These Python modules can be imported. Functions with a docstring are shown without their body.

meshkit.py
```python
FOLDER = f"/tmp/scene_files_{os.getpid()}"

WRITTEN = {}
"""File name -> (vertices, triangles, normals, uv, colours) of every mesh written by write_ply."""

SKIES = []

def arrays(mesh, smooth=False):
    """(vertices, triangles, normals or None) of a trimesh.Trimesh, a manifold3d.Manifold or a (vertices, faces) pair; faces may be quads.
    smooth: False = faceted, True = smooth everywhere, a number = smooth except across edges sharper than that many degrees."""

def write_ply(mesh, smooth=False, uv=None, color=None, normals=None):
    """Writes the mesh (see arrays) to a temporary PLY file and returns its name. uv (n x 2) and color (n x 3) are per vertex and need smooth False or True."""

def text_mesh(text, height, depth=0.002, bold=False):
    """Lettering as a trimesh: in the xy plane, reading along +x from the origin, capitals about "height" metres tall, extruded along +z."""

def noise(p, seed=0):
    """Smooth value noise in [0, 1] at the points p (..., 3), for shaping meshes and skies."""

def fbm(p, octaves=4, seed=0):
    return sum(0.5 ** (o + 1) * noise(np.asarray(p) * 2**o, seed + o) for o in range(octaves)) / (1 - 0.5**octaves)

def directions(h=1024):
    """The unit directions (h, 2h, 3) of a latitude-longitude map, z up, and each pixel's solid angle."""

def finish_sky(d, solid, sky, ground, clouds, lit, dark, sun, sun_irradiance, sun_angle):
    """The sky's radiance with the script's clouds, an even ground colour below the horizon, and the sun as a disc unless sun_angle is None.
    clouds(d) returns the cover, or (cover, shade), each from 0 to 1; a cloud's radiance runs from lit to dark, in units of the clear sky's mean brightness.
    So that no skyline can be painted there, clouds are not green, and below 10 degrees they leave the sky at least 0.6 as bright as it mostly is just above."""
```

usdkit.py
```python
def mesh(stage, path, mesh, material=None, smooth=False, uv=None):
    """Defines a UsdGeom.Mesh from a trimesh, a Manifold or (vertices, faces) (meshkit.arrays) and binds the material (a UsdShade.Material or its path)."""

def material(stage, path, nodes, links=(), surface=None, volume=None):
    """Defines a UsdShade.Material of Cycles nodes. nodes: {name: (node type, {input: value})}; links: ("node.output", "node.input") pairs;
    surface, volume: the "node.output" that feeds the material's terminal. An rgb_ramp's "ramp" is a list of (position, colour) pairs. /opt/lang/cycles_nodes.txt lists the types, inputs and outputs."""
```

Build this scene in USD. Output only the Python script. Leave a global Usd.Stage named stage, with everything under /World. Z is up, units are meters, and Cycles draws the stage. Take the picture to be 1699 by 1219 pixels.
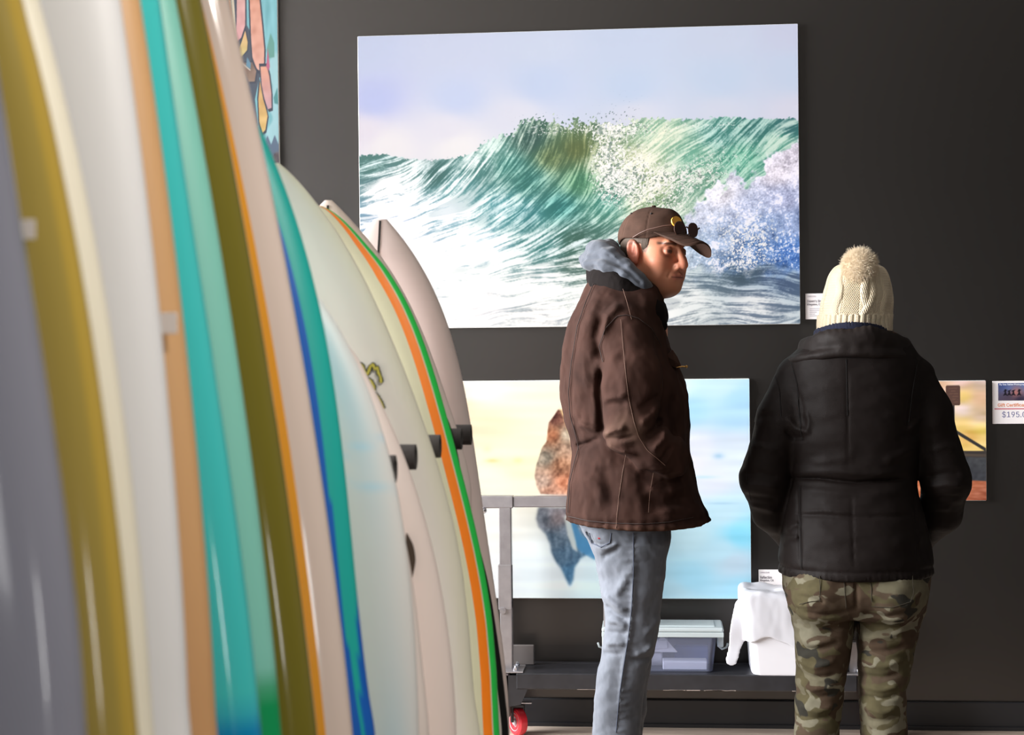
import math, random
import numpy as np, trimesh, usdkit, meshkit
from pxr import Usd, UsdGeom, UsdLux, UsdShade, Gf, Sdf, Vt
from scipy import ndimage as ndi
from scipy.interpolate import PchipInterpolator
from scipy.spatial import cKDTree

stage = Usd.Stage.CreateInMemory()
UsdGeom.SetStageUpAxis(stage, 'Z'); UsdGeom.SetStageMetersPerUnit(stage, 1.0)
UsdGeom.Xform.Define(stage, '/World'); UsdGeom.Scope.Define(stage, '/World/Looks')

# ------------------------------------------------------------------ camera, sky, daylight, exposure
IW, IH, FPX = 1699, 1219, 2600.0
CAM = np.array([0.0, 0.0, 1.45]); YAW, PITCH, ROLL = 0.08836, -0.01406, -0.0110
EXPOSURE = 0.3
fwd = np.array([-math.sin(YAW)*math.cos(PITCH), math.cos(YAW)*math.cos(PITCH), math.sin(PITCH)])
r0 = np.array([math.cos(YAW), math.sin(YAW), 0]); u0 = np.cross(r0, fwd)
RIGHT = math.cos(ROLL)*r0 + math.sin(ROLL)*u0; UP = -math.sin(ROLL)*r0 + math.cos(ROLL)*u0
cam = UsdGeom.Camera.Define(stage, '/World/camera')
M = Gf.Matrix4d(*RIGHT, 0, *UP, 0, *(-fwd), 0, *CAM, 1)
cam.AddTransformOp().Set(M)
cam.CreateHorizontalApertureAttr(36.0); cam.CreateFocalLengthAttr(36.0*FPX/IW)
cam.CreateFStopAttr(6.3); cam.CreateFocusDistanceAttr(4.9); cam.CreateExposureAttr(EXPOSURE)
cam.CreateClippingRangeAttr(Gf.Vec2f(0.05, 200))

def rect_light(name, pos, target, w, h, power, color):
    L = UsdLux.RectLight.Define(stage, '/World/' + name)
    L.CreateWidthAttr(w); L.CreateHeightAttr(h); L.CreateIntensityAttr(power); L.CreateColorAttr(Gf.Vec3f(*color))
    z = np.array(pos, float) - np.array(target, float); z /= np.linalg.norm(z)
    x = np.cross([0, 0, 1.0], z); x = x/np.linalg.norm(x) if np.linalg.norm(x) > 1e-6 else np.array([1.0, 0, 0]); y = np.cross(z, x)
    L.AddTransformOp().Set(Gf.Matrix4d(*x, 0, *y, 0, *z, 0, *pos, 1))
    return L
WALL_Y, LEFT_X, RIGHT_X, REAR_Y, CEIL = 5.95, -3.3, 4.2, -3.6, 3.4
# daylight at three unseen openings, placed to light people and boards (panes just inside)
rect_light('unseen_daylight_left', (LEFT_X - .30, 3.7, 2.15), (0, 3.7, 2.15), 3.5, 2.05, 30.0, (.98, .985, 1.0))
rect_light('unseen_daylight_rear', (-1.55, REAR_Y - .3, 1.9), (-1.55, 0, 1.9), 2.6, 2.3, 1.8, (1.0, .97, .95))
rect_light('unseen_daylight_slit', (2.04, REAR_Y - .17, .66), (2.04, 0, .66), .16, .72, 22.0, (1.0, .98, .97))  # out of view, sized to put bright streaks on the glossy rails
SPOTS = [((.85, -.1), (-.30, 1.05, 1.35), 2100.), ((.95, .55), (-.22, 1.75, 1.3), 1900.), ((1.05, 1.2), (-.15, 2.9, 1.25), 800.)]
SPOT_Z = 3.06
for k, ((sx, sy), tgt, power) in enumerate(SPOTS):      # unseen ceiling lamps, placed to light the surfboards
    pos = np.array([sx, sy, SPOT_Z]); d = np.array(tgt) - pos; d /= np.linalg.norm(d); pos = pos + d*.10
    L = UsdLux.SphereLight.Define(stage, f'/World/unseen_track_lamp_light_{k + 1:03d}'); L.CreateRadiusAttr(.035); L.CreateIntensityAttr(power); L.CreateColorAttr(Gf.Vec3f(1.0, .94, .88))
    sh = UsdLux.ShapingAPI.Apply(L.GetPrim()); sh.CreateShapingConeAngleAttr(25.0); sh.CreateShapingConeSoftnessAttr(.6)
    z = -d; x = np.cross([0, 0, 1.0], z); x /= np.linalg.norm(x); y = np.cross(z, x)
    L.AddTransformOp().Set(Gf.Matrix4d(*x, 0, *y, 0, *z, 0, *pos, 1))
dome = UsdLux.DomeLight.Define(stage, '/World/sky'); dome.CreateIntensityAttr(0.15); dome.CreateColorAttr(Gf.Vec3f(.85, .92, 1.0))

# ------------------------------------------------------------------ helpers
rng = np.random.default_rng(7)
def ray(px, py):
    d = fwd + RIGHT*((px - IW/2)/FPX) + UP*((IH/2 - py)/FPX)
    return d
def at(px, py, Y):
    """the point of the vertical plane y = Y seen at that spot of the photograph"""
    d = ray(px, py); return CAM + d*((Y - CAM[1])/d[1])
def lin(c):
    c = np.asarray(c, float)/255.0
    return np.where(c <= .04045, c/12.92, ((c + .055)/1.055)**2.4)
_names = {}
def numbered(name, parent='/World'):
    k = (str(parent), name); n = _names.get(k, 0); _names[k] = n + 1
    return f'{parent}/{name}' if n == 0 else f'{parent}/{name}_{n:03d}'
def path_of(p): return '/World' if p is None else str(p.GetPath() if hasattr(p, 'GetPath') else p)
def tag(p, label=None, cat=None, group=None, kind=None):
    for k, v in (('label', label), ('category', cat), ('group', group), ('kind', kind)):
        if v: p.SetCustomDataByKey(k, v)
    return p
def thing(name, label, cat, loc=(0, 0, 0), group=None):
    x = UsdGeom.Xform.Define(stage, numbered(name)); x.AddTranslateOp().Set(Gf.Vec3d(*map(float, loc)))
    return tag(x.GetPrim(), label, cat, group)
def origin(p):
    o = np.zeros(3)
    while p and p.GetPath() != Sdf.Path('/World') and not p.IsPseudoRoot():
        if p.IsA(UsdGeom.Xform) and p.GetAttribute('xformOp:translate'): o = o + np.array(p.GetAttribute('xformOp:translate').Get())
        p = p.GetParent()
    return o
def obj(name, mesh, mat, parent=None, smooth=False, color=None, label=None):
    """one Mesh prim; the mesh is given in world coordinates"""
    path = numbered(name, path_of(parent)); o = origin(parent) if parent is not None else 0
    v, f, n = meshkit.arrays(mesh, smooth)
    m = usdkit.mesh(stage, path, (v - o, f), mat, smooth=False)
    if n is not None and smooth is not False:
        m.CreateNormalsAttr(Vt.Vec3fArray.FromNumpy(n.astype(np.float32))); m.SetNormalsInterpolation('vertex')
    if color is not None:
        UsdGeom.PrimvarsAPI(m).CreatePrimvar('tint', Sdf.ValueTypeNames.Color3fArray, 'vertex').Set(Vt.Vec3fArray.FromNumpy(np.asarray(color, np.float32)))
    p = m.GetPrim()
    if label: p.SetCustomDataByKey('label', label)
    return p
def struct(name, mesh, mat, parent=None, **k):
    p = obj(name, mesh, mat, parent, **k)
    if parent is None: p.SetCustomDataByKey('kind', 'structure')
    return p
cat = trimesh.util.concatenate
def box(x0, x1, y0, y1, z0, z1):
    b = trimesh.creation.box([abs(x1-x0), abs(y1-y0), abs(z1-z0)]); b.apply_translation([(x0+x1)/2, (y0+y1)/2, (z0+z1)/2]); return b
def rbox(x0, x1, y0, y1, z0, z1, r=.004):
    """box with chamfered edges"""
    pts = []
    for sx, X in ((1, x0), (-1, x1)):
        for sy, Y in ((1, y0), (-1, y1)):
            for sz, Z in ((1, z0), (-1, z1)):
                pts += [[X, Y+sy*r, Z+sz*r], [X+sx*r, Y, Z+sz*r], [X+sx*r, Y+sy*r, Z]]
    return trimesh.convex.convex_hull(np.array(pts))
def tube(P, r, n=10, closed=False, caps=True):
    P = np.asarray(P, float); N = len(P); r = np.broadcast_to(r, (N,))
    T = np.gradient(P, axis=0) if not closed else np.roll(P, -1, 0) - np.roll(P, 1, 0)
    T /= np.linalg.norm(T, axis=1, keepdims=True) + 1e-12
    a = np.cross(T[0], [0, 0, 1.0]);
    if np.linalg.norm(a) < .1: a = np.cross(T[0], [1.0, 0, 0])
    A = []
    for t in T:
        a = a - t*(a@t); a = a/np.linalg.norm(a); A.append(a)
    A = np.array(A); B = np.cross(T, A); th = np.arange(n)*2*np.pi/n
    V = (P[:, None] + r[:, None, None]*(np.cos(th)[None, :, None]*A[:, None] + np.sin(th)[None, :, None]*B[:, None])).reshape(-1, 3)
    F = []; rows = N if closed else N-1
    for i in range(rows):
        k = (i+1) % N
        for j in range(n):
            l = (j+1) % n; F += [[i*n+j, i*n+l, k*n+l], [i*n+j, k*n+l, k*n+j]]
    V = list(V)
    if caps and not closed:
        c0 = len(V); V += [P[0], P[-1]]
        for j in range(n):
            l = (j+1) % n; F += [[c0, l, j], [c0+1, (N-1)*n+j, (N-1)*n+l]]
    m = trimesh.Trimesh(np.array(V), np.array(F), process=False)
    if m.volume < 0: m.invert()
    return m
def cyl(p, q, r, n=20):
    return trimesh.creation.cylinder(radius=r, segment=[p, q], sections=n)
def extrude_xz(poly, y0, y1):
    """polygon in (x, z) to a solid between y0 and y1"""
    m = trimesh.creation.extrude_polygon(poly, abs(y1-y0), engine='earcut')
    v = m.vertices.copy(); m = trimesh.Trimesh(np.stack([v[:, 0], min(y0, y1) + abs(y1-y0) - v[:, 2], v[:, 1]], 1), m.faces, process=False)
    if m.volume < 0: m.invert()
    return m
def sheet(n, m):
    i, j = np.meshgrid(np.arange(n-1), np.arange(m-1), indexing='ij')
    a = i*m + j
    return np.stack([a, a+1, a+m+1, a+m], -1).reshape(-1, 4)
def sstep(a, b, x):
    t = np.clip((np.asarray(x, float)-a)/(b-a), 0, 1); return t*t*(3-2*t)
def gnoise(shape, sigma, seed):
    g = ndi.gaussian_filter(np.random.default_rng(seed).standard_normal(shape), sigma, mode='reflect'); return g/g.std()

# ------------------------------------------------------------------ materials
_m = {}
def mat(name, base=None, rough=.5, metal=0., spec=.5, bump=None, coat=0., coat_rough=.05, tint=False, var=None, sheen=0., **extra):
    """principled material; base in sRGB 0-255; bump=(scale, strength, stretch); var=(scale, amount)"""
    if name in _m: return _m[name]
    p = {'roughness': rough, 'metallic': metal, 'specular_ior_level': spec, 'coat_weight': coat, 'coat_roughness': coat_rough, **extra}
    if sheen: p['sheen_weight'] = sheen; p['sheen_roughness'] = .5
    N = {'p': ('principled_bsdf', p)}; L = []
    src = None
    if tint: N['a'] = ('attribute', {'attribute': 'tint'}); src = 'a.color'
    if base is not None and not tint: p['base_color'] = tuple(lin(base))
    if bump or var: N['tc'] = ('texture_coordinate', {})
    if var:
        N['vn'] = ('noise_texture', {'scale': var[0], 'detail': 4.0}); L += [('tc.object', 'vn.vector')]
        N['vr'] = ('map_range', {'from_min': .3, 'from_max': .7, 'to_min': 1-var[1], 'to_max': 1+var[1]}); L += [('vn.fac', 'vr.value')]
        N['vm'] = ('mix_color', {'blend_type': 'multiply', 'fac': 1.0, 'factor': 1.0, 'a': tuple(lin(base)) if base is not None else (1, 1, 1)})
    if bump:
        N['mp'] = ('mapping', {'scale': tuple(bump[2]) if len(bump) > 2 else (1, 1, 1)})
        N['bn'] = ('noise_texture', {'scale': bump[0], 'detail': 4.0}); N['b'] = ('bump', {'strength': bump[1], 'distance': .002})
        L += [('tc.object', 'mp.vector'), ('mp.vector', 'bn.vector'), ('bn.fac', 'b.height'), ('b.normal', 'p.normal')]
    if src: L.append((src, 'p.base_color'))
    if var and not src:
        N.pop('vm'); N['sc'] = ('vector_math', {'math_type': 'scale', 'vector1': tuple(lin(base))})
        L += [('vr.result', 'sc.scale'), ('sc.vector', 'p.base_color')]
    elif var: N.pop('vm'); N.pop('vr'); N.pop('vn'); L = [l for l in L if 'vn' not in l[0]+l[1] and 'vr' not in l[0]+l[1]]
    _m[name] = usdkit.material(stage, '/World/Looks/' + name, N, L, surface='p.BSDF')
    return _m[name]
def glass_mat(name, color=(1, 1, 1), rough=.0, ior=1.3, tintamt=1.0):
    if name in _m: return _m[name]
    _m[name] = usdkit.material(stage, '/World/Looks/' + name, {
        't': ('transparent_bsdf', {'color': color}), 'g': ('glossy_bsdf', {'roughness': rough, 'color': (1, 1, 1)}),
        'f': ('fresnel', {'IOR': ior}), 'm': ('mix_closure', {})},
        [('f.fac', 'm.fac'), ('t.bsdf', 'm.closure1'), ('g.bsdf', 'm.closure2')], surface='m.closure')
    return _m[name]

# ------------------------------------------------------------------ room
wallpaint = mat('charcoal_paint', (14, 12, 11), rough=.35, spec=1.0, specular_tint=(1.0, .94, .89), bump=(220, .05))
dimmed_whitepaint = mat('white_paint', (150, 145, 140), rough=.7)  # unseen ceiling and left wall, toned down to bounce less light
floor_mat = usdkit.material(stage, '/World/Looks/plank_floor', {
    'tc': ('texture_coordinate', {}), 'mp': ('mapping', {'scale': (1, 12, 1)}), 'n': ('noise_texture', {'scale': 3.0, 'detail': 6.0}),
    'r': ('rgb_ramp', {'ramp': [(.3, tuple(lin((186, 166, 150)))), (.7, tuple(lin((226, 208, 192))))]}), 'p': ('principled_bsdf', {'roughness': .4})},
    [('tc.object', 'mp.vector'), ('mp.vector', 'n.vector'), ('n.fac', 'r.fac'), ('r.color', 'p.base_color')], surface='p.BSDF')
T = .15
struct('wall_back', box(LEFT_X-T, RIGHT_X+T, WALL_Y, WALL_Y+T, -.05, CEIL), wallpaint)
fl = struct('floor', box(LEFT_X-T, RIGHT_X+T, REAR_Y-T, WALL_Y, -.06, -.02), mat('subfloor', (60, 55, 50)))
for k in range(10):      # planks near the wall, the ones the camera sees, then broad rows behind
    y1 = WALL_Y - k*.145; y0 = y1 - .143
    off = [0, .6, 1.1, .3, .9][k % 5]; xs = [LEFT_X] + [LEFT_X + off + 1.4*i for i in range(1, 6)] + [RIGHT_X]
    xs = [x for x in xs if x <= RIGHT_X]
    for a, b in zip(xs[:-1], xs[1:]): obj('plank', rbox(a+.0008, b-.0008, y0, y1, -.02, 0, .0012), floor_mat, fl)
rest = []
for k in range(10, 67):
    y1 = WALL_Y - k*.145; y0 = max(y1 - .143, REAR_Y)
    if y1 - y0 > .02: rest.append(rbox(LEFT_X, RIGHT_X, y0, y1, -.02, 0, .0012))
tag(obj('far_planks', cat(rest), mat('dark_planks', (92, 78, 66), rough=.5, bump=(30, .1, (1, 12, 1))), fl), kind='stuff')  # unseen planks, darkened so the lower wall reflects less floor light
cl = struct('ceiling', box(LEFT_X-T, RIGHT_X+T, REAR_Y-T, WALL_Y+T, CEIL, CEIL+T), dimmed_whitepaint)
lampm = mat('lamp_black', (28, 28, 30), rough=.5)
obj('lamp_track', box(.93, .97, -.5, 1.6, CEIL-.03, CEIL), lampm, cl)  # unseen fixtures for the lamps that light the surfboards
for (sx, sy), tgt, power in SPOTS:
    pos = np.array([sx, sy, SPOT_Z]); d = np.array(tgt) - pos; d /= np.linalg.norm(d)
    obj('track_lamp', cat([cyl(pos - d*.12, pos + d*.045, .05, 24), tube([pos - d*.06, [sx, sy, CEIL-.12], [.95, sy, CEIL-.03]], .010, 8)]), lampm, cl)
struct('wall_right', box(RIGHT_X, RIGHT_X+T, REAR_Y-T, WALL_Y, -.05, CEIL), mat('grey_paint', (70, 66, 62), rough=.8))
DR = (1.94, 2.14, .28, 1.04)
def wall_with_hole(a0, a1, h0, h1, z0, z1, mk):
    return cat([mk(a0, h0, -.05, CEIL), mk(h1, a1, -.05, CEIL), mk(h0, h1, -.05, z0), mk(h0, h1, z1, CEIL)])
LW = (1.9, 5.5, 1.1, 3.2); RW = (-2.9, -.2, .7, 3.1)
struct('wall_left', wall_with_hole(REAR_Y-T, WALL_Y, LW[0], LW[1], LW[2], LW[3], lambda a, b, c, d: box(LEFT_X-T, LEFT_X, a, b, c, d)), dimmed_whitepaint)
_rb = lambda a, b, c, d: box(a, b, REAR_Y-T, REAR_Y, c, d)
struct('wall_rear', cat([wall_with_hole(LEFT_X, 1.0, RW[0], RW[1], RW[2], RW[3], _rb), _rb(1.0, DR[0], -.05, CEIL), _rb(DR[1], RIGHT_X, -.05, CEIL), _rb(DR[0], DR[1], DR[3], CEIL), _rb(DR[0], DR[1], -.05, DR[2])]), mat('warm_wall', (110, 98, 84), rough=.8))  # rear wall out of view, toned down to bounce less light
framem = mat('window_frame_metal', (60, 60, 62), rough=.4, metal=.6)
pane = glass_mat('window_glass')
def window(n, fr, gl):  # windows out of view, placed for the light they let in
    w = UsdGeom.Xform.Define(stage, f'/World/window_{n}').GetPrim(); w.SetCustomDataByKey('kind', 'structure')
    for b in fr: obj('frame_bar', b, framem, w)
    for g in gl: obj('pane', g, pane, w)
x = LEFT_X - T/2; a, b, c, d = LW; mid = (a+b)/2
window(1, [box(x-.03, x+.03, a, b, c, c+.05), box(x-.03, x+.03, a, b, d-.05, d), box(x-.03, x+.03, a, a+.05, c+.05, d-.05), box(x-.03, x+.03, b-.05, b, c+.05, d-.05), box(x-.03, x+.03, mid-.03, mid+.03, c+.05, d-.05)],
       [box(x-.004, x+.004, a+.05, mid-.03, c+.05, d-.05), box(x-.004, x+.004, mid+.03, b-.05, c+.05, d-.05)])
y = REAR_Y - T/2; a, b, c, d = RW; q = (b-a)/3
window(2, [box(a, b, y-.03, y+.03, c, c+.05), box(a, b, y-.03, y+.03, d-.05, d)] + [box(a+q*i-.025 + (.025 if i == 0 else -.025 if i == 3 else 0), a+q*i+.025 + (.025 if i == 0 else -.025 if i == 3 else 0), y-.03, y+.03, c+.05, d-.05) for i in range(4)],
       [box(a+q*i+.025 + (.025 if i == 0 else 0), a+q*(i+1)-.025 - (.025 if i == 2 else 0), y-.004, y+.004, c+.05, d-.05) for i in range(3)])
y = REAR_Y - T/2; a, b, c, d = DR
window(3, [box(a, b, y-.03, y+.03, c, c+.02), box(a, b, y-.03, y+.03, d-.02, d), box(a, a+.02, y-.03, y+.03, c+.02, d-.02), box(b-.02, b, y-.03, y+.03, c+.02, d-.02)], [box(a+.02, b-.02, y-.004, y+.004, c+.02, d-.02)])
black_trim = mat('black_trim', (30, 30, 33), rough=.45)
struct('baseboard_back', cat([rbox(LEFT_X, RIGHT_X, WALL_Y-.014, WALL_Y, 0, .105), rbox(LEFT_X, RIGHT_X, WALL_Y-.022, WALL_Y-.014, 0, .015, .002)]), black_trim)
# ------------------------------------------------------------------ prints on the wall
printmat = mat('canvas_print', tint=True, rough=.75, spec=.25)
edgemat_white = mat('canvas_edge', (225, 225, 222), rough=.8)
def canvas(name, label, x0, x1, z0, z1, colors, thick=.026, edge=edgemat_white, c='picture', printm=printmat):
    """stretched canvas: a body and a printed front of (rows, columns, 3) colours, top row first"""
    t = thing(name, label, c, ((x0+x1)/2, WALL_Y, z0))
    obj('stretcher_body', rbox(x0, x1, WALL_Y-thick, WALL_Y-.002, z0, z1, .003), edge, t)
    n, m = colors.shape[:2]
    X, Z = np.meshgrid(np.linspace(x0+.0015, x1-.0015, m), np.linspace(z1-.0015, z0+.0015, n))
    V = np.stack([X, np.full_like(X, WALL_Y-thick-.0006), Z], -1).reshape(-1, 3)
    obj('printed_face', (V, sheet(n, m)[:, ::-1]), printm, t, color=colors.reshape(-1, 3))
    return t
def idw(pts, X, Y, vals, power=3.0):
    W = 0; S = 0
    for (px, py), v in zip(pts, vals):
        w = 1.0/((X-px)**2 + (1.35*(Y-py))**2 + 60.0)**(power/2)
        W = W + w; S = S + w[..., None]*np.asarray(v, float)
    return S/W[..., None]
def lic(angle, seed, length=26, sig=.8):
    n, m = angle.shape
    nz = ndi.gaussian_filter(np.random.default_rng(seed).standard_normal((n, m)), sig)
    yy, xx = np.meshgrid(np.arange(n, dtype=float), np.arange(m, dtype=float), indexing='ij')
    acc = np.zeros((n, m)); ca, sa = np.cos(angle), -np.sin(angle)
    for s in (1, -1):
        x, y = xx.copy(), yy.copy()
        for k in range(length):
            i = np.clip(np.round(y), 0, n-1).astype(int); j = np.clip(np.round(x), 0, m-1).astype(int)
            acc += nz[i, j]; x = x + s*ca[i, j]; y = y + s*sa[i, j]
    return acc/acc.std()
WAVE = [  # x, y (in the picture's own pixels), streak angle, dark, light, lightness
 (610,255,18,(70,112,106),(225,240,240),.30),(680,262,25,(80,120,115),(240,245,245),.62),(640,295,22,(95,130,135),(255,250,248),.72),
 (720,278,40,(58,100,96),(225,236,236),.42),(760,300,38,(80,140,140),(246,246,246),.56),(820,240,45,(90,140,130),(225,240,232),.6),
 (795,262,45,(70,120,115),(235,242,240),.5),(850,265,50,(50,115,106),(170,215,202),.42),(880,222,60,(50,85,76),(200,215,200),.34),(880,290,55,(45,105,97),(150,200,187),.34),
 (920,250,72,(72,96,62),(165,178,125),.42),(960,240,80,(86,100,58),(138,146,92),.34),(970,295,65,(60,115,86),(140,190,150),.4),
 (930,335,42,(40,110,106),(150,215,206),.4),(870,345,36,(55,125,128),(215,235,235),.5),(830,335,30,(70,140,146),(236,246,246),.6),(740,340,20,(110,160,176),(255,250,250),.8),
 (650,330,16,(110,150,170),(255,250,250),.78),(650,360,12,(150,170,206),(255,250,248),.85),(700,420,10,(200,205,226),(255,250,247),.93),(800,400,12,(150,190,206),(255,252,250),.82),
 (900,400,20,(60,120,116),(232,240,240),.52),(960,395,18,(55,95,82),(222,235,235),.42),(1010,330,50,(60,130,116),(190,225,210),.5),
 (1000,265,60,(90,120,82),(220,225,202),.6),(1010,445,3,(60,85,72),(225,230,226),.4),(960,440,4,(70,100,90),(235,238,235),.5),(900,460,3,(120,150,152),(250,248,245),.76),
 (620,500,2,(235,232,235),(255,250,248),.96),(800,500,0,(212,212,217),(255,250,248),.93),(900,520,0,(170,175,180),(250,247,243),.86),(1000,500,0,(150,160,165),(248,246,242),.82),(1100,515,0,(140,150,160),(242,243,240),.76),
 (1150,490,0,(130,142,150),(235,238,236),.72),(1250,505,0,(110,125,145),(234,236,236),.68),(1290,462,0,(70,90,122),(170,190,206),.42),(1180,465,0,(90,110,126),(192,206,212),.5),(1230,450,0,(60,80,95),(150,170,190),.35),
 (1100,220,30,(150,190,162),(240,240,216),.65),(1060,262,30,(180,190,142),(246,243,222),.7),(1150,260,40,(110,170,146),(216,232,212),.55),
 (1200,220,38,(60,125,116),(190,225,216),.5),(1260,212,32,(50,108,104),(180,215,206),.42),(1310,208,25,(50,105,106),(190,215,206),.42),
 (1230,260,42,(70,150,126),(172,220,196),.5),(1290,235,36,(80,150,130),(205,228,212),.55),(1150,310,42,(100,150,126),(222,232,216),.55),(1090,300,40,(150,170,120),(244,240,222),.6),(1070,330,40,(120,150,110),(240,240,215),.55),
 (1060,400,10,(70,110,110),(225,235,232),.45)]
def paint_wave():
    n, m, q = 490, 725, 1.23
    gnoise = lambda sh, sg, sd: globals()['gnoise'](sh, np.asarray(sg)*q, sd)
    X, Y = np.meshgrid(np.linspace(592, 1326, m), np.linspace(39, 537, n))
    P = [(a, b) for a, b, *_ in WAVE]
    Fd = idw(P, X, Y, [np.concatenate([[math.cos(2*math.radians(c)), math.sin(2*math.radians(c)), l], d, e]) for _, _, c, d, e, l in WAVE])
    ang = .5*np.arctan2(Fd[..., 1], Fd[..., 0]); bias = Fd[..., 2] + .045*sstep(930, 780, X)*sstep(255, 300, Y) - .03*sstep(990, 1060, X); dark, light = Fd[..., 3:6], Fd[..., 6:9]
    ang = ang + .12*gnoise((n, m), 14, 3)
    s = .55*lic(ang, 1, 28, 1.0) + .45*lic(ang, 2, 42, 2.6) + .30*lic(ang, 4, 11, .75)
    t = sstep(-1.15, 1.15, s*.95 + (bias-.5)*3.2)
    col = dark*(1-t[..., None]) + light*t[..., None]
    big = lic(ang, 8, 50, 6.0)
    k = sstep(.7, 1.8, big)*.30*(1-sstep(.8, .95, bias)); col = col*(1-k[..., None]) + k[..., None]*dark*.88
    # foam mass on the right
    top = np.interp(X[0], [1080, 1130, 1150, 1180, 1215, 1240, 1275, 1326], [460, 380, 330, 305, 288, 292, 262, 236])[None] + 9*gnoise((n, m), 5, 11) + 5*gnoise((n, m), 1.6, 12)
    left = 1095 + .35*np.abs(Y-400) + 16*gnoise((n, m), 7, 13) + 6*gnoise((n, m), 2, 14)
    bot = 445 + 5*gnoise((n, m), 4, 15)
    foam = sstep(-4, 10, Y-top)*sstep(-6, 28, X-left)*(1-sstep(-10, 12, Y-bot))
    fb = idw([(1150,350),(1200,320),(1290,285),(1320,250),(1240,345),(1270,375),(1300,330),(1320,370),(1200,400),(1250,410),(1310,415),(1160,410),(1120,420),(1220,440)], X, Y,
             [(208,212,230),(232,228,238),(236,228,240),(230,222,236),(190,198,226),(140,164,206),(186,192,224),(160,178,218),(166,184,214),(100,136,188),(74,120,192),(178,196,216),(196,208,218),(90,120,160)])
    fn = .6*gnoise((n, m), 6, 21) + .5*gnoise((n, m), 2.2, 22) + .6*gnoise((n, m), .7, 23)
    fcol = fb + 22*fn[..., None]; w = sstep(.75, 1.5, fn)*.75; fcol = fcol*(1-w[..., None]) + w[..., None]*np.array([246, 240, 246])
    col = col*(1-foam[..., None]) + foam[..., None]*fcol
    # thrown spray: dabs of white and a few dark ones, densest round the lip and the foam
    r2 = np.random.default_rng(33)
    dens = lambda cx, cy, sx, sy: np.exp(-((X-cx)/sx)**2 - ((Y-cy)/sy)**2)
    D = .9*dens(1010, 250, 26, 55) + .8*dens(1035, 300, 45, 35) + .8*dens(1015, 205, 70, 14) + .6*dens(1110, 330, 45, 40) + .55*dens(1150, 290, 60, 22) + .5*dens(905, 205, 35, 12) + .7*foam*dens(1240, 400, 70, 60) + .35*dens(1180, 205, 90, 9) + .3*dens(1200, 440, 90, 14) + .45*dens(1060, 265, 40, 60) + .35*dens(1200, 255, 90, 40)
    for size, amp, sd in ((.52, 1.0, 41), (.8, .9, 42), (1.3, .6, 43)):
        g = gnoise((n, m), size, sd); h = sstep(1.9 - 1.75*D, 2.5 - 1.75*D, g)*np.clip(D*1.6, 0, 1)*amp
        col = col*(1-h[..., None]) + h[..., None]*np.array([244, 240, 236])
        g = gnoise((n, m), size, sd+20); h = sstep(2.2 - 1.3*D, 2.7 - 1.3*D, g)*np.clip(D*1.4, 0, 1)*.55*(1-foam)
        col = col*(1-h[..., None]) + h[..., None]*np.array([78, 104, 92])
    # sky above the broken crest line
    crest = np.interp(X[0], [592,615,640,665,690,735,770,792,806,850,868,900,960,1000,1040,1075,1150,1200,1240,1326], [240,241,241,247,251,250,246,238,222,209,193,191,194,196,197,190,193,191,194,197])[None]
    rag = np.exp(-((X-940)/110)**2)*5 + 1.2
    cl = crest + rag*(.7*gnoise((n, m), 2.2, 51) + .8*gnoise((n, m), .9, 52)) - 5*np.exp(-((X-890)/22)**2)
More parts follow.
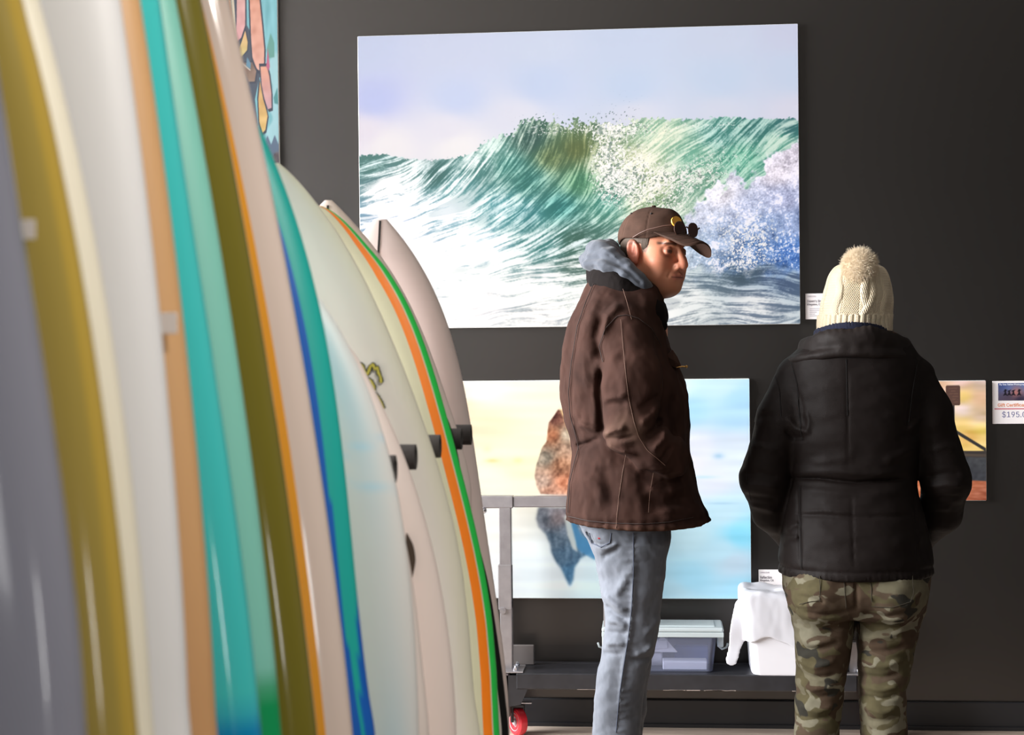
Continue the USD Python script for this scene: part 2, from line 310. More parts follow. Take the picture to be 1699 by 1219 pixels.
    sky = idw([(600,60),(620,150),(600,200),(640,225),(760,60),(760,150),(740,200),(760,230),(900,60),(900,130),(860,180),(1050,60),(1050,140),(1060,185),(1200,50),(1200,130),(1200,185),(1320,50),(1320,120),(1320,190)], X, Y,
              [(212,220,246),(203,210,250),(244,236,246),(252,246,247),(216,222,244),(210,220,248),(240,236,246),(252,247,247),(214,222,242),(206,218,244),(232,232,244),(206,216,238),(202,216,240),(222,224,238),(206,214,234),(200,214,236),(214,218,234),(204,208,230),(200,212,234),(216,216,232)], 3.2)
    a = sstep(-1.0, 1.0, cl-Y)
    col = col*(1-a[..., None]) + a[..., None]*sky
    sp = .8*dens(895, 186, 28, 9) + .7*dens(1015, 185, 45, 12) + .3*dens(1040, 170, 30, 18)
    g = gnoise((n, m), .7, 71); h = sstep(2.2-1.2*sp, 2.6-1.2*sp, g)*np.clip(sp*1.5, 0, 1)*a
    col = col*(1-h[..., None]) + h[..., None]*np.array([120, 140, 140])
    return lin(np.clip(col, 4, 254))*(np.interp(X, [592, 960, 1326], [.35, .47, .66]) + (1-a)*np.interp(X, [592, 960, 1326], [.14, .10, .02]))[..., None]  # print colour darkened towards the left to offset the window light
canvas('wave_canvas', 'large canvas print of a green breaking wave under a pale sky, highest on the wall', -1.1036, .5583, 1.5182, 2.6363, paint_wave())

def poly_mask(X, Y, pts, soft=1.0, wob=0, seed=0):
    from PIL import Image, ImageDraw
    n, m = X.shape; sx = (m-1)/(X[0, -1]-X[0, 0]); sy = (n-1)/(Y[-1, 0]-Y[0, 0])
    im = Image.new('L', (m*3, n*3)); ImageDraw.Draw(im).polygon([((a-X[0, 0])*sx*3, (b-Y[0, 0])*sy*3) for a, b in pts], fill=255)
    a = np.asarray(im, float).reshape(n, 3, m, 3).mean((1, 3))/255
    return ndi.gaussian_filter(a, soft)
def over(col, m, c): return col*(1-m[..., None]) + m[..., None]*np.asarray(c, float)
def paint_rock():
    n, m = 270, 400
    X, Y = np.meshgrid(np.linspace(690, 1247, m), np.linspace(629, 995, n))
    col = idw([(700,640),(800,640),(800,700),(760,680),(900,640),(860,760),(800,800),(930,650),(800,870),(800,960),(900,960),(1000,980),(1120,640),(1200,640),(1150,680),(1220,690),(1230,665),(1160,740),(1220,740),(1180,800),(1140,770),(1200,850),(1230,890),(1150,890),(1200,915),(1220,935),(1150,960),(1230,980),(1060,800),(1050,700),(1120,990)], X, Y,
              [(255,244,215),(255,248,228),(255,232,196),(250,222,190),(255,240,215),(255,244,205),(255,250,225),(255,240,215),(255,254,246),(248,252,255),(238,250,255),(220,244,252),(214,240,250),(200,232,250),(170,216,250),(178,218,248),(176,220,252),(226,232,246),(214,228,244),(222,230,244),(232,232,240),(196,232,248),(140,222,250),(198,236,250),(190,232,250),(196,222,240),(170,226,250),(168,222,245),(240,244,246),(235,240,246),(188,228,245)], 3.4)
    hz = gnoise((n, m), (3, 26), 5); col = col + 4*hz[..., None]
    for cx, cy, sx, sy, c in ((815, 763, 12, 4, (246, 222, 150)), (858, 763, 8, 5, (252, 232, 170)), (806, 743, 7, 6, (252, 238, 190)), (1195, 757, 9, 5, (160, 200, 228)), (1170, 792, 22, 2.5, (190, 225, 244)), (1200, 836, 26, 2, (170, 208, 235))):
        col = over(col, np.exp(-((X-cx)/sx)**2 - ((Y-cy)/sy)**2)*.8, c)
    rock = [(928,678),(920,690),(912,700),(910,715),(908,732),(900,742),(895,758),(890,772),(887,790),(890,806),(897,820),(940,824),(985,822),(1000,790),(1004,750),(990,720),(965,695),(950,684)]
    rm = poly_mask(X, Y, rock, .6)
    rn = .6*gnoise((n, m), 7, 61) + .6*gnoise((n, m), 3, 62) + .5*gnoise((n, m), 1.1, 63)
    rc = idw([(925,690),(920,720),(940,720),(905,760),(930,770),(900,800),(935,800),(915,815),(960,740),(980,800)], X, Y, [(120,72,58),(178,112,76),(150,140,122),(160,148,130),(176,124,92),(168,142,126),(192,118,84),(180,128,104),(150,120,100),(140,110,95)], 3)
    col = over(col, rm, rc + 26*rn[..., None]*np.array([1, .9, .8]))
    col = over(col, poly_mask(X, Y, [(930,676),(936,690),(944,715),(958,736),(975,742),(975,735),(960,722),(948,700),(938,680)], 1.0)*.9, (238, 206, 150))
    refl = [(893,842),(889,862),(893,876),(905,888),(912,905),(914,918),(922,935),(930,945),(938,962),(945,976),(950,965),(952,945),(962,930),(985,915),(1000,880),(985,845)]
    rr = idw([(900,860),(925,860),(950,880),(915,900),(930,925),(945,955),(975,900)], X, Y, [(108,116,128),(150,138,142),(120,140,160),(84,108,130),(72,104,132),(62,112,150),(110,150,180)], 3)
    col = over(col, poly_mask(X, Y, refl, 1.4), rr + 13*rn[..., None] + 8*gnoise((n, m), (9, 1.5), 66)[..., None])
    col = over(col, poly_mask(X, Y, [(940,868),(948,900),(965,918),(985,930),(1010,936),(1010,900),(985,905),(965,890),(955,868)], 1.2)*.9, (70, 140, 190))
    col = over(col, poly_mask(X, Y, [(936,858),(942,890),(950,912),(958,918),(955,900),(948,872),(945,852)], 1.0)*.85, (226, 232, 226))
    col = over(col, poly_mask(X, Y, [(893,822),(1010,822),(1010,830),(893,830)], 1.5)*.7, (240, 240, 240))
    return lin(np.clip(col, 4, 254))*np.interp(X, [690, 1247], [.58, .78])[..., None]  # left of the print toned down in colour against stronger window light
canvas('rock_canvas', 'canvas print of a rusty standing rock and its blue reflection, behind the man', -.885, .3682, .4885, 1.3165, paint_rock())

def paint_sunset():
    n, m = 200, 132
    X, Y = np.meshgrid(np.linspace(1499.5, 1638, m), np.linspace(631, 831, n))
    col = idw([(1555,636),(1600,635),(1630,635),(1560,670),(1600,655),(1630,660),(1600,680),(1630,690),(1560,700),(1600,705),(1630,710),(1610,725),(1630,740),(1570,740),(1520,640),(1520,720)], X, Y,
              [(236,196,170),(232,196,180),(222,196,186),(246,222,206),(240,206,120),(228,186,150),(236,214,204),(232,204,190),(250,222,120),(240,206,120),(242,214,120),(236,188,110),(246,214,130),(250,220,120),(240,190,170),(250,210,110)], 3.2)
    col = col + 9*gnoise((n, m), (3, 12), 81)[..., None]*np.array([1, 1, 1.6])
    hor = 748 + 1.5*gnoise((n, m), (30, 10), 82)
    col = over(col, sstep(-1, 1, Y-hor), (58, 52, 50)); col = over(col, sstep(4, 6, Y-hor)*(1-sstep(8, 11, Y-hor))*.6, (96, 82, 68))
    sea = idw([(1600,790),(1630,770),(1630,795)], X, Y, [(54,56,62),(66,68,72),(60,62,68)]); col = over(col, sstep(9, 12, Y-hor), sea + 4*gnoise((n, m), 2, 83)[..., None])
    sand = idw([(1540,815),(1600,805),(1630,825)], X, Y, [(196,112,72),(188,110,76),(164,92,66)]); col = over(col, sstep(-1.5, 1.5, Y-(797+.05*(X-1600))), sand + 9*gnoise((n, m), (1.2, 4), 84)[..., None])
    col = over(col, poly_mask(X, Y, [(1581,672),(1586,672),(1586,712),(1638,744),(1638,750),(1586,718),(1586,800),(1581,800)], .4), (50, 48, 48))
    col = over(col, poly_mask(X, Y, [(1573,639),(1594,639),(1595.5,641),(1595.5,670),(1594,672),(1573,672),(1571.5,670),(1571.5,641)], .4), (88, 62, 54))
    for k in range(6):
        yy = 643 + k*4.6; col = over(col, np.exp(-((Y-yy)/1.1)**2)*sstep(1574, 1576, X)*(1-sstep(1591, 1593, X))*.5*(.6+.4*np.sign(gnoise((n, m), (1, 1.4), 90+k))), (128, 92, 76))
    return lin(np.clip(col, 4, 254))*.9
canvas('sunset_canvas', 'small canvas print of a sign against a yellow sunset, behind the woman', .932, 1.2339, .8565, 1.3017, paint_sunset(), thick=.026)

def paint_mural():
    n, m = 320, 260
    X, Y = np.meshgrid(np.linspace(250, 463, m), np.linspace(-60, 300, n))
    col = np.zeros((n, m, 3)) + np.array([112, 178, 186]) + 9*gnoise((n, m), (14, 3), 91)[..., None]
    col = over(col, sstep(-3, 3, X-(447+6*np.sin(Y/9.)))*sstep(60, 75, Y)*.8, (158, 200, 206))
    P = lambda pts, c, s=.7: over(col, poly_mask(X, Y, pts, s), c)
    col = P([(452,34),(445,62),(447,78),(458,76),(458,50)], (96, 156, 142)); col = P([(462,130),(456,148),(457,158),(463,160)], (70, 140, 140))
    # dark ground, then long leaf and finger-like shapes outlined in slate
    col = P([(385,-60),(390,60),(402,110),(424,190),(430,214),(424,150),(432,112),(441,100),(434,60),(412,18),(412,-60)], (74, 82, 96))
    def leaf(pts, c, c2=None):
        nonlocal col
        q = np.array(pts, float); ctr = q.mean(0)
        col = over(col, poly_mask(X, Y, [tuple(ctr + (p-ctr)*1.10 + np.sign(p-ctr)*1.2) for p in q], .5), (62, 66, 80))
        mk = poly_mask(X, Y, pts, .5); base = np.asarray(c, float)
        if c2 is not None:
            g = ((Y-q[:, 1].min())/(np.ptp(q[:, 1])))[..., None]; base = base*(1-g) + np.asarray(c2, float)*g
        col = over(col, mk, base + 5*gnoise((n, m), 4, 95)[..., None])
    leaf([(396,-40),(395,10),(393,35),(396,46),(402,40),(409,18),(410,-40)], (214, 160, 150), (206, 140, 140))
    leaf([(409,28),(413,48),(412,62),(402,74),(394,68),(402,50)], (214, 160, 100), (206, 188, 116))
    leaf([(417,-60),(419,40),(421,75),(427,95),(434,100),(440,90),(441,60),(438,20),(431,-60)], (216, 140, 110), (222, 160, 140))
    leaf([(434,92),(436,125),(440,150),(446,168),(452,166),(452,140),(449,110),(445,92)], (222, 150, 120), (196, 148, 156))
    leaf([(433,118),(430,150),(431,190),(436,210),(441,205),(445,180),(443,170),(438,150)], (200, 150, 90), (216, 176, 96))
    leaf([(402,85),(406,98),(414,118),(424,118),(427,100),(420,84)], (128, 100, 88), (148, 118, 98))
    for a, b in (((404,104),(411,130)), ((411,138),(419,172)), ((400,84),(416,98))):
        col = P([a, (a[0]+3, a[1]), (b[0]+2, b[1]), b], (206, 200, 184), .5)
    col = P([(412,75),(418,86),(417,96),(410,90)], (92, 136, 160)); col = P([(444,92),(447,60),(450,92),(448,100)], (190, 90, 120))
    tri = [(430,230)] + [(432+i*6.2, 216 + (14 if i % 2 else 0) + 3*math.sin(i*3)) for i in range(6)] + [(464,224),(464,300),(430,300)]
    col = P(tri, (86, 104, 128)); col = over(col, sstep(244, 256, Y + 5*gnoise((n, m), 3, 97)), np.array([104, 92, 96]) + 16*gnoise((n, m), 2.2, 98)[..., None])
    col = P([(378,-60),(383,-60),(392,60),(386,60)], (176, 130, 100)); col = P([(385,-60),(389,-60),(394,40),(391,60)], (196, 178, 150))
    col = over(col, poly_mask(X, Y, [(250,-60),(378,-60),(386,60),(395,110),(420,200),(430,300),(250,300)], 1.0)*.75, np.array([120, 120, 130]) + 18*gnoise((n, m), 9, 99)[..., None])
    return lin(np.clip(.82*col + .18*col.mean(-1, keepdims=True), 4, 254))*.44
p0, p1 = at(464, 0, WALL_Y), at(464, 285, WALL_Y)
canvas('mural_panel', 'painted panel of pink and yellow leaf shapes on teal, behind the tall surfboards', p0[0]-.50, (p0[0]+p1[0])/2, 2.08, 2.86, paint_mural(), thick=.02)

inkm = mat('grey_ink', (120, 112, 118), rough=.8); paper = mat('white_card', (250, 244, 244), rough=.8)
def flat_text(s, px, py, Y, size_px, bold=False, parent=None, name='lettering', m=inkm, maxw=None):
    """lettering lying on the wall at the photograph's spot px, py (left end of the base line)"""
    p = at(px, py, Y); ppm = FPX/(np.array(p-CAM)@fwd)
    t = meshkit.text_mesh(s, size_px/ppm, .0006, bold); v = t.vertices
    if maxw: v = v*np.array([min(1, maxw/ppm/np.ptp(v[:, 0])), 1, 1])
    return obj(name, (np.stack([p[0]+v[:, 0], p[1]-v[:, 2], p[2]+v[:, 1]], 1), t.faces), m, parent)
def card(name, label, px0, py0, px1, py1, thick=.004):
    a, b = at(px0, py0, WALL_Y), at(px1, py1, WALL_Y)
    t = thing(name, label, 'label', ((a[0]+b[0])/2, WALL_Y, b[2]))
    obj('card', rbox(a[0], b[0], WALL_Y-thick, WALL_Y, b[2], a[2], .0008), paper, t)
    return t, WALL_Y-thick
faint = mat('faint_ink', (186, 178, 186), rough=.8)
c1, yy = card('title_card', 'white title card right of the wave canvas, half behind the knitted hat', 1336, 487, 1392, 529)
flat_text('DAWN PATROL', 1339, 493, yy, 2.4, False, c1, m=faint, maxw=15)
flat_text("Dawn's Break", 1339, 501.5, yy, 4, True, c1, maxw=30); flat_text('Kingston, CA', 1339, 506.5, yy, 3.2, True, c1, maxw=24)
for k, w in enumerate((40, 34, 12, 9, 26)): obj('print_line', box(at(1339, 0, yy)[0], at(1339+w, 0, yy)[0], yy-.0005, yy, at(1339, 512.6+k*3, yy)[2], at(1339, 511.5+k*3, yy)[2]), faint, c1)
c2, yy = card('title_card', 'white title card above the white bin, right of the rock canvas', 1258.5, 944.5, 1318, 984)
flat_text('CANVAS 30x48', 1261, 950.6, yy, 2.4, False, c2, m=faint, maxw=15)
flat_text('Reflection', 1261, 959.5, yy, 4, True, c2, maxw=19); flat_text('Kingston, CA', 1261, 964, yy, 3.2, True, c2, maxw=22)
for k, w in enumerate((50, 40, 8, 9, 30)): obj('print_line', box(at(1261, 0, yy)[0], at(1261+w, 0, yy)[0], yy-.0005, yy, at(1261, 970.9+k*3, yy)[2], at(1261, 969.8+k*3, yy)[2]), faint, c2)

def paint_strip():
    n, m = 70, 130
    X, Y = np.meshgrid(np.linspace(0, 100, m), np.linspace(0, 30, n))
    col = idw([(10,2),(50,2),(90,4),(20,10),(60,9),(90,12),(30,16),(70,16),(20,22),(70,24),(40,28)], X, Y, [(66,86,150),(90,120,180),(70,90,160),(96,120,176),(120,140,180),(90,100,160),(220,130,110),(226,136,104),(70,62,80),(96,84,90),(40,36,60)], 3)
    for cx, h in ((13, 9), (20, 6.5), (27.5, 7), (38, 9), (56, 8), (70, 8)):
        body = np.exp(-(((X-cx)/1.5)**4)) * sstep(19-h, 20-h, Y)*(1-sstep(20, 21, Y)); arm = np.exp(-((Y-(13-.35*(X-cx)))/1.0)**2)*np.exp(-((X-cx)/3.6)**4); leg = np.exp(-((np.abs(X-cx)-(Y-17)*.7)/1.2)**2)*sstep(16, 17, Y)*(1-sstep(21, 22, Y))
        col = over(col, np.clip(body+.7*arm+leg, 0, 1), (22, 18, 30))
    return lin(np.clip(col, 4, 254))*.9
gx, gz = at(1646, 632, WALL_Y), at(1646, 703, WALL_Y); PM = FPX/((gx-CAM)@fwd)
gc = thing('gift_certificate', 'white gift certificate sheet with photo strip and price, right of the sunset canvas', 'poster', (gx[0]+.13, WALL_Y, gz[2]))
obj('sheet', rbox(gx[0], gx[0]+.27, WALL_Y-.003, WALL_Y, gz[2], gx[2], .0006), paper, gc)
pa, pb = at(1656, 635.5, WALL_Y-.003), at(1656, 664.5, WALL_Y-.003)
C = paint_strip(); n, m = C.shape[:2]; X, Z = np.meshgrid(np.linspace(pa[0], pa[0]+.20, m), np.linspace(pa[2], pb[2], n))
obj('photo_strip', (np.stack([X, np.full_like(X, WALL_Y-.0036), Z], -1).reshape(-1, 3), sheet(n, m)[:, ::-1]), printmat, gc, color=C.reshape(-1, 3))
flat_text('By Sea Setter Photography', 1658, 639, WALL_Y-.0036, 2.6, True, gc, m=mat('white_ink', (225, 228, 240), rough=.8), maxw=82)
flat_text('Gift Certificate', 1655, 674.5, WALL_Y-.003, 5.2, True, gc, m=mat('orange_ink', (226, 150, 110), rough=.8), maxw=76)
la = at(1650, 677.2, WALL_Y-.003); lb = at(1650, 679.3, WALL_Y-.003)
obj('underline', box(la[0], la[0]+.22, WALL_Y-.0035, WALL_Y-.003, lb[2], la[2]), mat('pink_ink', (210, 130, 140), rough=.8), gc)
flat_text('$195.00', 1662, 692, WALL_Y-.003, 9, False, gc, name='price_lettering', m=mat('blue_ink', (120, 120, 160), rough=.8), maxw=46)
# ------------------------------------------------------------------ surfboards standing in the peg rack
glossm = lambda n, r: mat(n, tint=True, rough=r, spec=.5, coat=.6, coat_rough=r*.5)
board_gloss = glossm('board_gloss', .12); board_satin = mat('board_satin', tint=True, rough=.42, spec=.4); board_matte = mat('board_foam', tint=True, rough=.6, spec=.3)
stringer_m = mat('black_stringer', (30, 28, 28), rough=.4); tag_m = mat('tag_paper', (214, 206, 200), rough=.8)
def c(*rgb): return lin(rgb)
def surfboard(label, Y, edge, xc, length, tail, paintf, material, th=.031, pointed=False, full=None, rocker=.03, cuts=()):
    """edge: right rail as seen, [(px, py)]; xc: picture x of the centre line at mid height (or (x at top, x at bottom)); length in metres"""
    e = np.array(edge, float)
    if len(e) > 6:      # one fair curve through the points that were read off the rail
        deg = 3 if length > 1.8 else 5 if length > 1.65 else 4; yy_ = np.linspace(e[0, 1], e[-1, 1], 16); f0 = np.polynomial.Polynomial.fit(e[:, 1], e[:, 0], deg); edge = np.stack([f0(yy_), yy_], 1)
    q = np.array([at(a, b, Y) for a, b in edge]); zs, xe = q[:, 2], q[:, 0]
    xa = at(xc[0], 300, Y)[0]; xb = at(xc[1], 1219, Y)[0]; za, zb = at(600, 300, Y)[2], at(600, 1219, Y)[2]
    cx = lambda z: xb + (xa-xb)*(np.asarray(z)-zb)/(za-zb)
    w = xe - cx(zs); o = np.argsort(zs); zs, w = zs[o], w[o]
    zlow, wlow = zs[0], w[0]
    wide = full or max(w.max(), wlow)*1.02
    pts = [(0.0, tail)] + ([(zlow*.18, tail + (wide-tail)*.42), (zlow*.62, wide*.985)] if zlow > .25 else []) + list(zip(zs, w))
    pw = 1.0 if pointed else 2.0
    if length > zs[-1] + .02:
        gap = length - zs[-1]
        if gap > .25: pts += [(zs[-1] + gap*.62, w[-1]*(.80 if not pointed else .55))]
        pts += [(length, .002)]
    Z0 = np.array([p[0] for p in pts]); W0 = np.array([max(p[1], .002) for p in pts])**pw
    f = PchipInterpolator(Z0, W0); top = Z0[-1]
    u = np.linspace(0, 1, 150); z = top*(.5 - .5*np.cos(np.pi*u))*.35 + top*u*.65; z[-1] = top
    zd = np.linspace(0, top, 600); wd = np.maximum(f(zd), 1e-6)**(1/pw); sm = ndi.gaussian_filter1d(wd, 42, mode='nearest'); bl = 1-sstep(zlow*.55, zlow*1.02, zd); wd = wd*(1-bl) + sm*bl
    ww = np.interp(z, zd, wd); ww[z > zlow*1.05] = (np.maximum(f(z), 1e-6)**(1/pw))[z > zlow*1.05]; h = np.minimum(th, .42*ww + .003)*np.clip(.45 + 2.2*np.minimum(u, 1-u), .3, 1)
    sb = [0, .0006, .002, .0045, .008, .012, .0165, .022, .028, .036, .046, .058, .072, .09]
    for k in cuts: sb += [k-.0002, k+.0002]
    sb = np.array(sorted(x_ for x_ in sb if x_ >= 0)); kk = np.minimum(1, ww/.14)[:, None]
    inner = np.linspace(0, 1, 9)[1:][None]; Sq = np.concatenate([np.repeat(sb[None], len(z), 0)*kk, sb[-1]*kk + inner*(ww[:, None]-sb[-1]*kk)], 1); ns = Sq.shape[1]     # inward from the rail to the middle
    rr = np.minimum(.062, .9*ww)[:, None]; prof = (1-(1-np.minimum(Sq/rr, 1))**2.3)**(1/2.1)*(.86 + .14*np.minimum(Sq/np.maximum(ww[:, None], 1e-6), 1))
    # order round the section: front right rail -> middle -> left rail, back left -> middle -> right
    S = np.concatenate([Sq, Sq[:, -2:0:-1], Sq, Sq[:, -2:0:-1]], 1); pr_ = np.concatenate([prof, prof[:, -2:0:-1], prof, prof[:, -2:0:-1]], 1)
    sgx = np.concatenate([np.ones(ns), -np.ones(ns-2), -np.ones(ns), np.ones(ns-2)]); fr = np.concatenate([np.ones(2*ns-2), -np.ones(2*ns-2)])
    n = S.shape[1]; XX = sgx[None]*(ww[:, None]-S); YO = -fr[None]*h[:, None]*pr_
    X = cx(z)[:, None] + XX; bow = rocker*((2*z/top-1)**2)*.5
    Yy = Y + bow[:, None] + YO; Z = np.repeat(z[:, None], n, 1)
    V = np.stack([X, Yy, Z], -1).reshape(-1, 3)
    i, j = np.meshgrid(np.arange(len(z)-1), np.arange(n), indexing='ij'); k = (j+1) % n
    F = np.stack([i*n+j, i*n+k, (i+1)*n+k, (i+1)*n+j], -1).reshape(-1, 4)
    F = np.vstack([F[:, [0, 1, 2]], F[:, [0, 2, 3]]])
    b0 = len(V); V = np.vstack([V, [[cx(0.0), Y + bow[0], 0.0]]]); F = np.vstack([F, [[b0, (a+1) % n, a] for a in range(n)]])
    S = S/kk; front = np.repeat((fr > 0)[None], len(z), 0); rightside = np.repeat((sgx > 0)[None], len(z), 0)
    C = paintf(S, Z, front, X, rightside).reshape(-1, 3); C = np.vstack([C, C[:1]])
    o3 = thing('surfboard', label, 'surfboard', (float(cx(0.0)), Y, 0), None)
    m = trimesh.Trimesh(V, F, process=False)
    if m.volume < 0: m.invert()
    obj('board_body', m, material, o3, smooth=True, color=C)
    fy = lambda zz: float(Y + np.interp(zz, z, bow) - np.interp(zz, z, h))
    return o3, cx, fy, f, pw
def plain(col, rail=None, rw=.012):
    def g(S, Z, front, X, R):
        A = np.zeros(S.shape + (3,)) + c(*col)
        if rail is not None: A = np.where((S < rw)[..., None], c(*rail), A)
        return A
    return g
def fade(col, low, z0, z1, rail=None, rw=.01):
    def g(S, Z, front, X, R):
        a = sstep(z0, z1, Z)[..., None]; A = c(*low)*(1-a) + c(*col)*a
        if rail is not None: A = np.where((S < rw)[..., None], c(*rail), A)
        return A
    return g
def bands(base, *bs):
    """bs: (from, to, colour) measured in metres inward from the rail on the front"""
    def g(S, Z, front, X, R):
        A = np.zeros(S.shape + (3,)) + c(*base)
        for s0, s1, col in bs: A = np.where(((S >= s0) & (S < s1) & (front | (s0 == 0)))[..., None], c(*col), A)
        return A
    return g
def sticker(board, px, py, Y, w, h, name='price_tag'):
    o3, cx, fy, f, pw = board; p = at(px, py, Y - .03); 
    obj(name, rbox(p[0]-w/2, p[0]+w/2, Y-.0335, Y-.0325, p[2]-h/2, p[2]+h/2, .0003), tag_m, o3, label='small white price tag')
BOARDS = {}
BOARDS['A'] = surfboard('glossy grey surfboard, nearest in the rack, at the left edge of the photo', 1.0, [(0,165),(20,290),(38,400),(68,600),(103,820),(125,1000),(141,1219)], (-560, -470), 2.62, .17, plain((126, 127, 138)), board_gloss)
BOARDS['B'] = surfboard('glossy olive gold surfboard between the grey and the cream board', 1.1, [(36,0),(82,197),(98,262),(125,400),(160,600),(187,820),(208,1010),(228,1219)], (-480, -400), 2.70, .17, plain((150, 132, 66), (168, 142, 60), .006), board_gloss)
BOARDS['C'] = surfboard('cream surfboard between the gold board and the wide white board', 1.2, [(62,0),(95,131),(125,230),(151,394),(193,607),(214,762),(237,1006),(251,1178)], (-420, -340), 2.60, .16, plain((216, 210, 190)), board_satin)
BOARDS['D'] = surfboard('wide white surfboard left of the tan board', 1.3, [(197,0),(216,131),(236,262),(251,394),(265,572),(286,744),(304,1006),(311,1178)], (-330, -250), 2.66, .17, plain((212, 212, 212)), board_satin)
BOARDS['E'] = surfboard('tan brown surfboard with a small white price tag', 1.4, [(230,0),(251,148),(272,262),(285,394),(310,607),(327,762),(347,1006),(357,1195)], (-250, -170), 2.58, .16, fade((196, 154, 108), (186, 140, 96), .9, 1.4), board_satin)
BOARDS['F'] = surfboard('bright turquoise surfboard, blue near its lower end, beside the tan board', 1.5, [(262,0),(282,131),(302,262),(320,394),(355,607),(379,762),(392,869),(416,1041),(431,1195)], (-180, -100), 2.45, .16, fade((66, 188, 186), (20, 130, 180), 1.085, 1.105), board_gloss)
BOARDS['G'] = surfboard('mint green surfboard, deep green near its lower end, beside the olive board', 1.6, [(289,0),(315,131),(334,230),(361,394),(389,572),(420,779),(443,972),(459,1144),(467,1219)], (-120, -40), 2.5, .16, fade((126, 192, 176), (16, 144, 84), 1.085, 1.125), board_satin)
BOARDS['H'] = surfboard('dark olive green surfboard between the mint and the orange-striped board', 1.7, [(331,0),(354,98),(377,230),(410,400),(444,620),(465,735),(489,919),(509,1056),(525,1219)], (-40, 40), 2.5, .16, plain((112, 104, 38)), board_gloss)
BOARDS['I'] = surfboard('pinkish white surfboard with one orange stripe along its edge, behind the olive board', 1.83, [(377,0),(393,62),(410,135),(424,205),(448,303),(472,424),(500,590),(525,735),(548,900),(565,1027),(585,1219)], (70, 145), 2.35, .15, None or (lambda S, Z, front, X, R: np.where(((S > .027) & (S < .0395) & front)[..., None], c(232, 160, 56), np.zeros(S.shape + (3,)) + c(216, 198, 186))), board_gloss, cuts=(.027, .0395))
def paint_J(S, Z, front, X, R):
    A = np.zeros(S.shape + (3,)) + c(32, 166, 156); start = .0195 - .003*(Z < 1.25) - .003*(Z < 1.08)
    blue = ((S >= start) & (S < .044) & front) | (S < .011*np.clip((1.13-Z)/.17, 0, 1)); return np.where(blue[..., None], c(24, 92, 180), A)
BOARDS['J'] = surfboard('teal surfboard with dark blue pinlines', 1.97, [(424,205),(455,269),(500,393),(527,496),(548,620),(565,735),(582,880),(593,992),(606,1086),(621,1219)], (190, 262), 1.93, .13, paint_J, board_satin, cuts=(.0135, .0165, .0195, .044))
def paint_L(S, Z, front, X, R):
    A = np.zeros(S.shape + (3,)) + c(212, 210, 205)
    k = (np.exp(-((S-.03)/.022)**2)*(.6 + .4*np.sin(Z*9+1)))[..., None]*.75; A = A*(1-k) + c(168, 200, 212)*k
    for z0, sl in ((1.31, .28), (1.265, -.2), (.86, .1), (.80, .5), (.775, .45), (.75, .35), (.735, .1)):
        b = np.exp(-((Z - z0 - sl*(.05-S))/.0045)**2)*(S < .06)*front*(.45 if z0 > 1 else .75); A = A*(1-b[..., None]) + b[..., None]*(c(150, 204, 226) if z0 > 1 else c(60, 168, 196))
    return A
BOARDS['L'] = surfboard('pale blue and white surfboard just right of the teal board', 2.11, [(548,522),(566,560),(585,593),(599,619),(619,670),(629,706),(647,761),(654,796),(667,871),(676,924),(690,1083),(695,1219)], (370, 405), 1.60, .15, paint_L, board_satin)
BOARDS['M0'] = surfboard('pinkish white surfboard whose rail shows low down beside the pale blue board', 2.19, [(640,790),(655,835),(672,900),(686,980),(700,1100),(712,1219)], (400, 440), 1.42, .15, bands((216, 204, 196), (.012, .0135, (70, 62, 54))), board_satin, cuts=(.012, .0135))
def paint_M(S, Z, front, X, R):
    return np.zeros(S.shape + (3,)) + c(220, 206, 198)
BOARDS['M'] = surfboard('pinkish white surfboard between the two leftmost padded pegs', 2.37, [(585,584),(594,600),(607,625),(621,649),(635,678),(658,729),(682,796),(698,838),(715,890),(732,998),(753,1115),(757,1219)], (452, 515), 1.50, .14, paint_M, board_satin)
def paint_K(S, Z, front, X, R):
    A = np.zeros(S.shape + (3,)) + c(222, 219, 210)
    k = sstep(.035, .0, S)[..., None]*.45; A = A*(1-k) + c(214, 212, 176)*k
    return A
BOARDS['K'] = surfboard('white surfboard with a black and yellow squiggle, tip below the mural', 2.60, [(457,269),(486,291),(520,333),(565,393),(620,505),(665,600),(687,654),(711,719),(744,838),(758,905),(780,1050),(797,1219)], (415, 520), 1.775, .15, paint_K, board_matte)
yl = BOARDS['K'][2]
# the squiggle printed on it: a thin inlay of black with an olive yellow core
yel = mat('squiggle_yellow', (176, 166, 62), rough=.5); blk = mat('squiggle_black', (30, 40, 30), rough=.5)
def ribbon(pts, w, lift, yl=yl, Yd=2.57, taper=False):
    P = np.array([at(a, b, Yd) for a, b in pts]); P = np.stack([np.interp(np.linspace(0, len(P)-1, 40), np.arange(len(P)), P[:, k]) for k in range(3)], 1)
    P[:, 1] = [yl(z) + .0006 - lift for z in P[:, 2]]
    T = np.gradient(P, axis=0); T /= np.linalg.norm(T, axis=1)[:, None] + 1e-9; N = np.stack([-T[:, 2], 0*T[:, 0], T[:, 0]], 1)
    ww = w*(.75 + .45*np.abs(np.sin(np.arange(40)*.55)))[:, None]; ww[-1] *= .2
    if taper: ww = w*np.sin(np.linspace(.08, np.pi-.08, 40))[:, None]
    V = np.vstack([P+N*ww, P-N*ww, P+N*ww+[0, .002, 0], P-N*ww+[0, .002, 0]]); F = []
    for i in range(39): F += [[i, i+1, 40+i+1], [i, 40+i+1, 40+i], [80+i, 120+i, 80+i+1], [80+i+1, 120+i, 120+i+1], [i, 80+i, 80+i+1], [i, 80+i+1, i+1], [40+i, 40+i+1, 120+i+1], [40+i, 120+i+1, 120+i]]
    return trimesh.Trimesh(V, F, process=False)
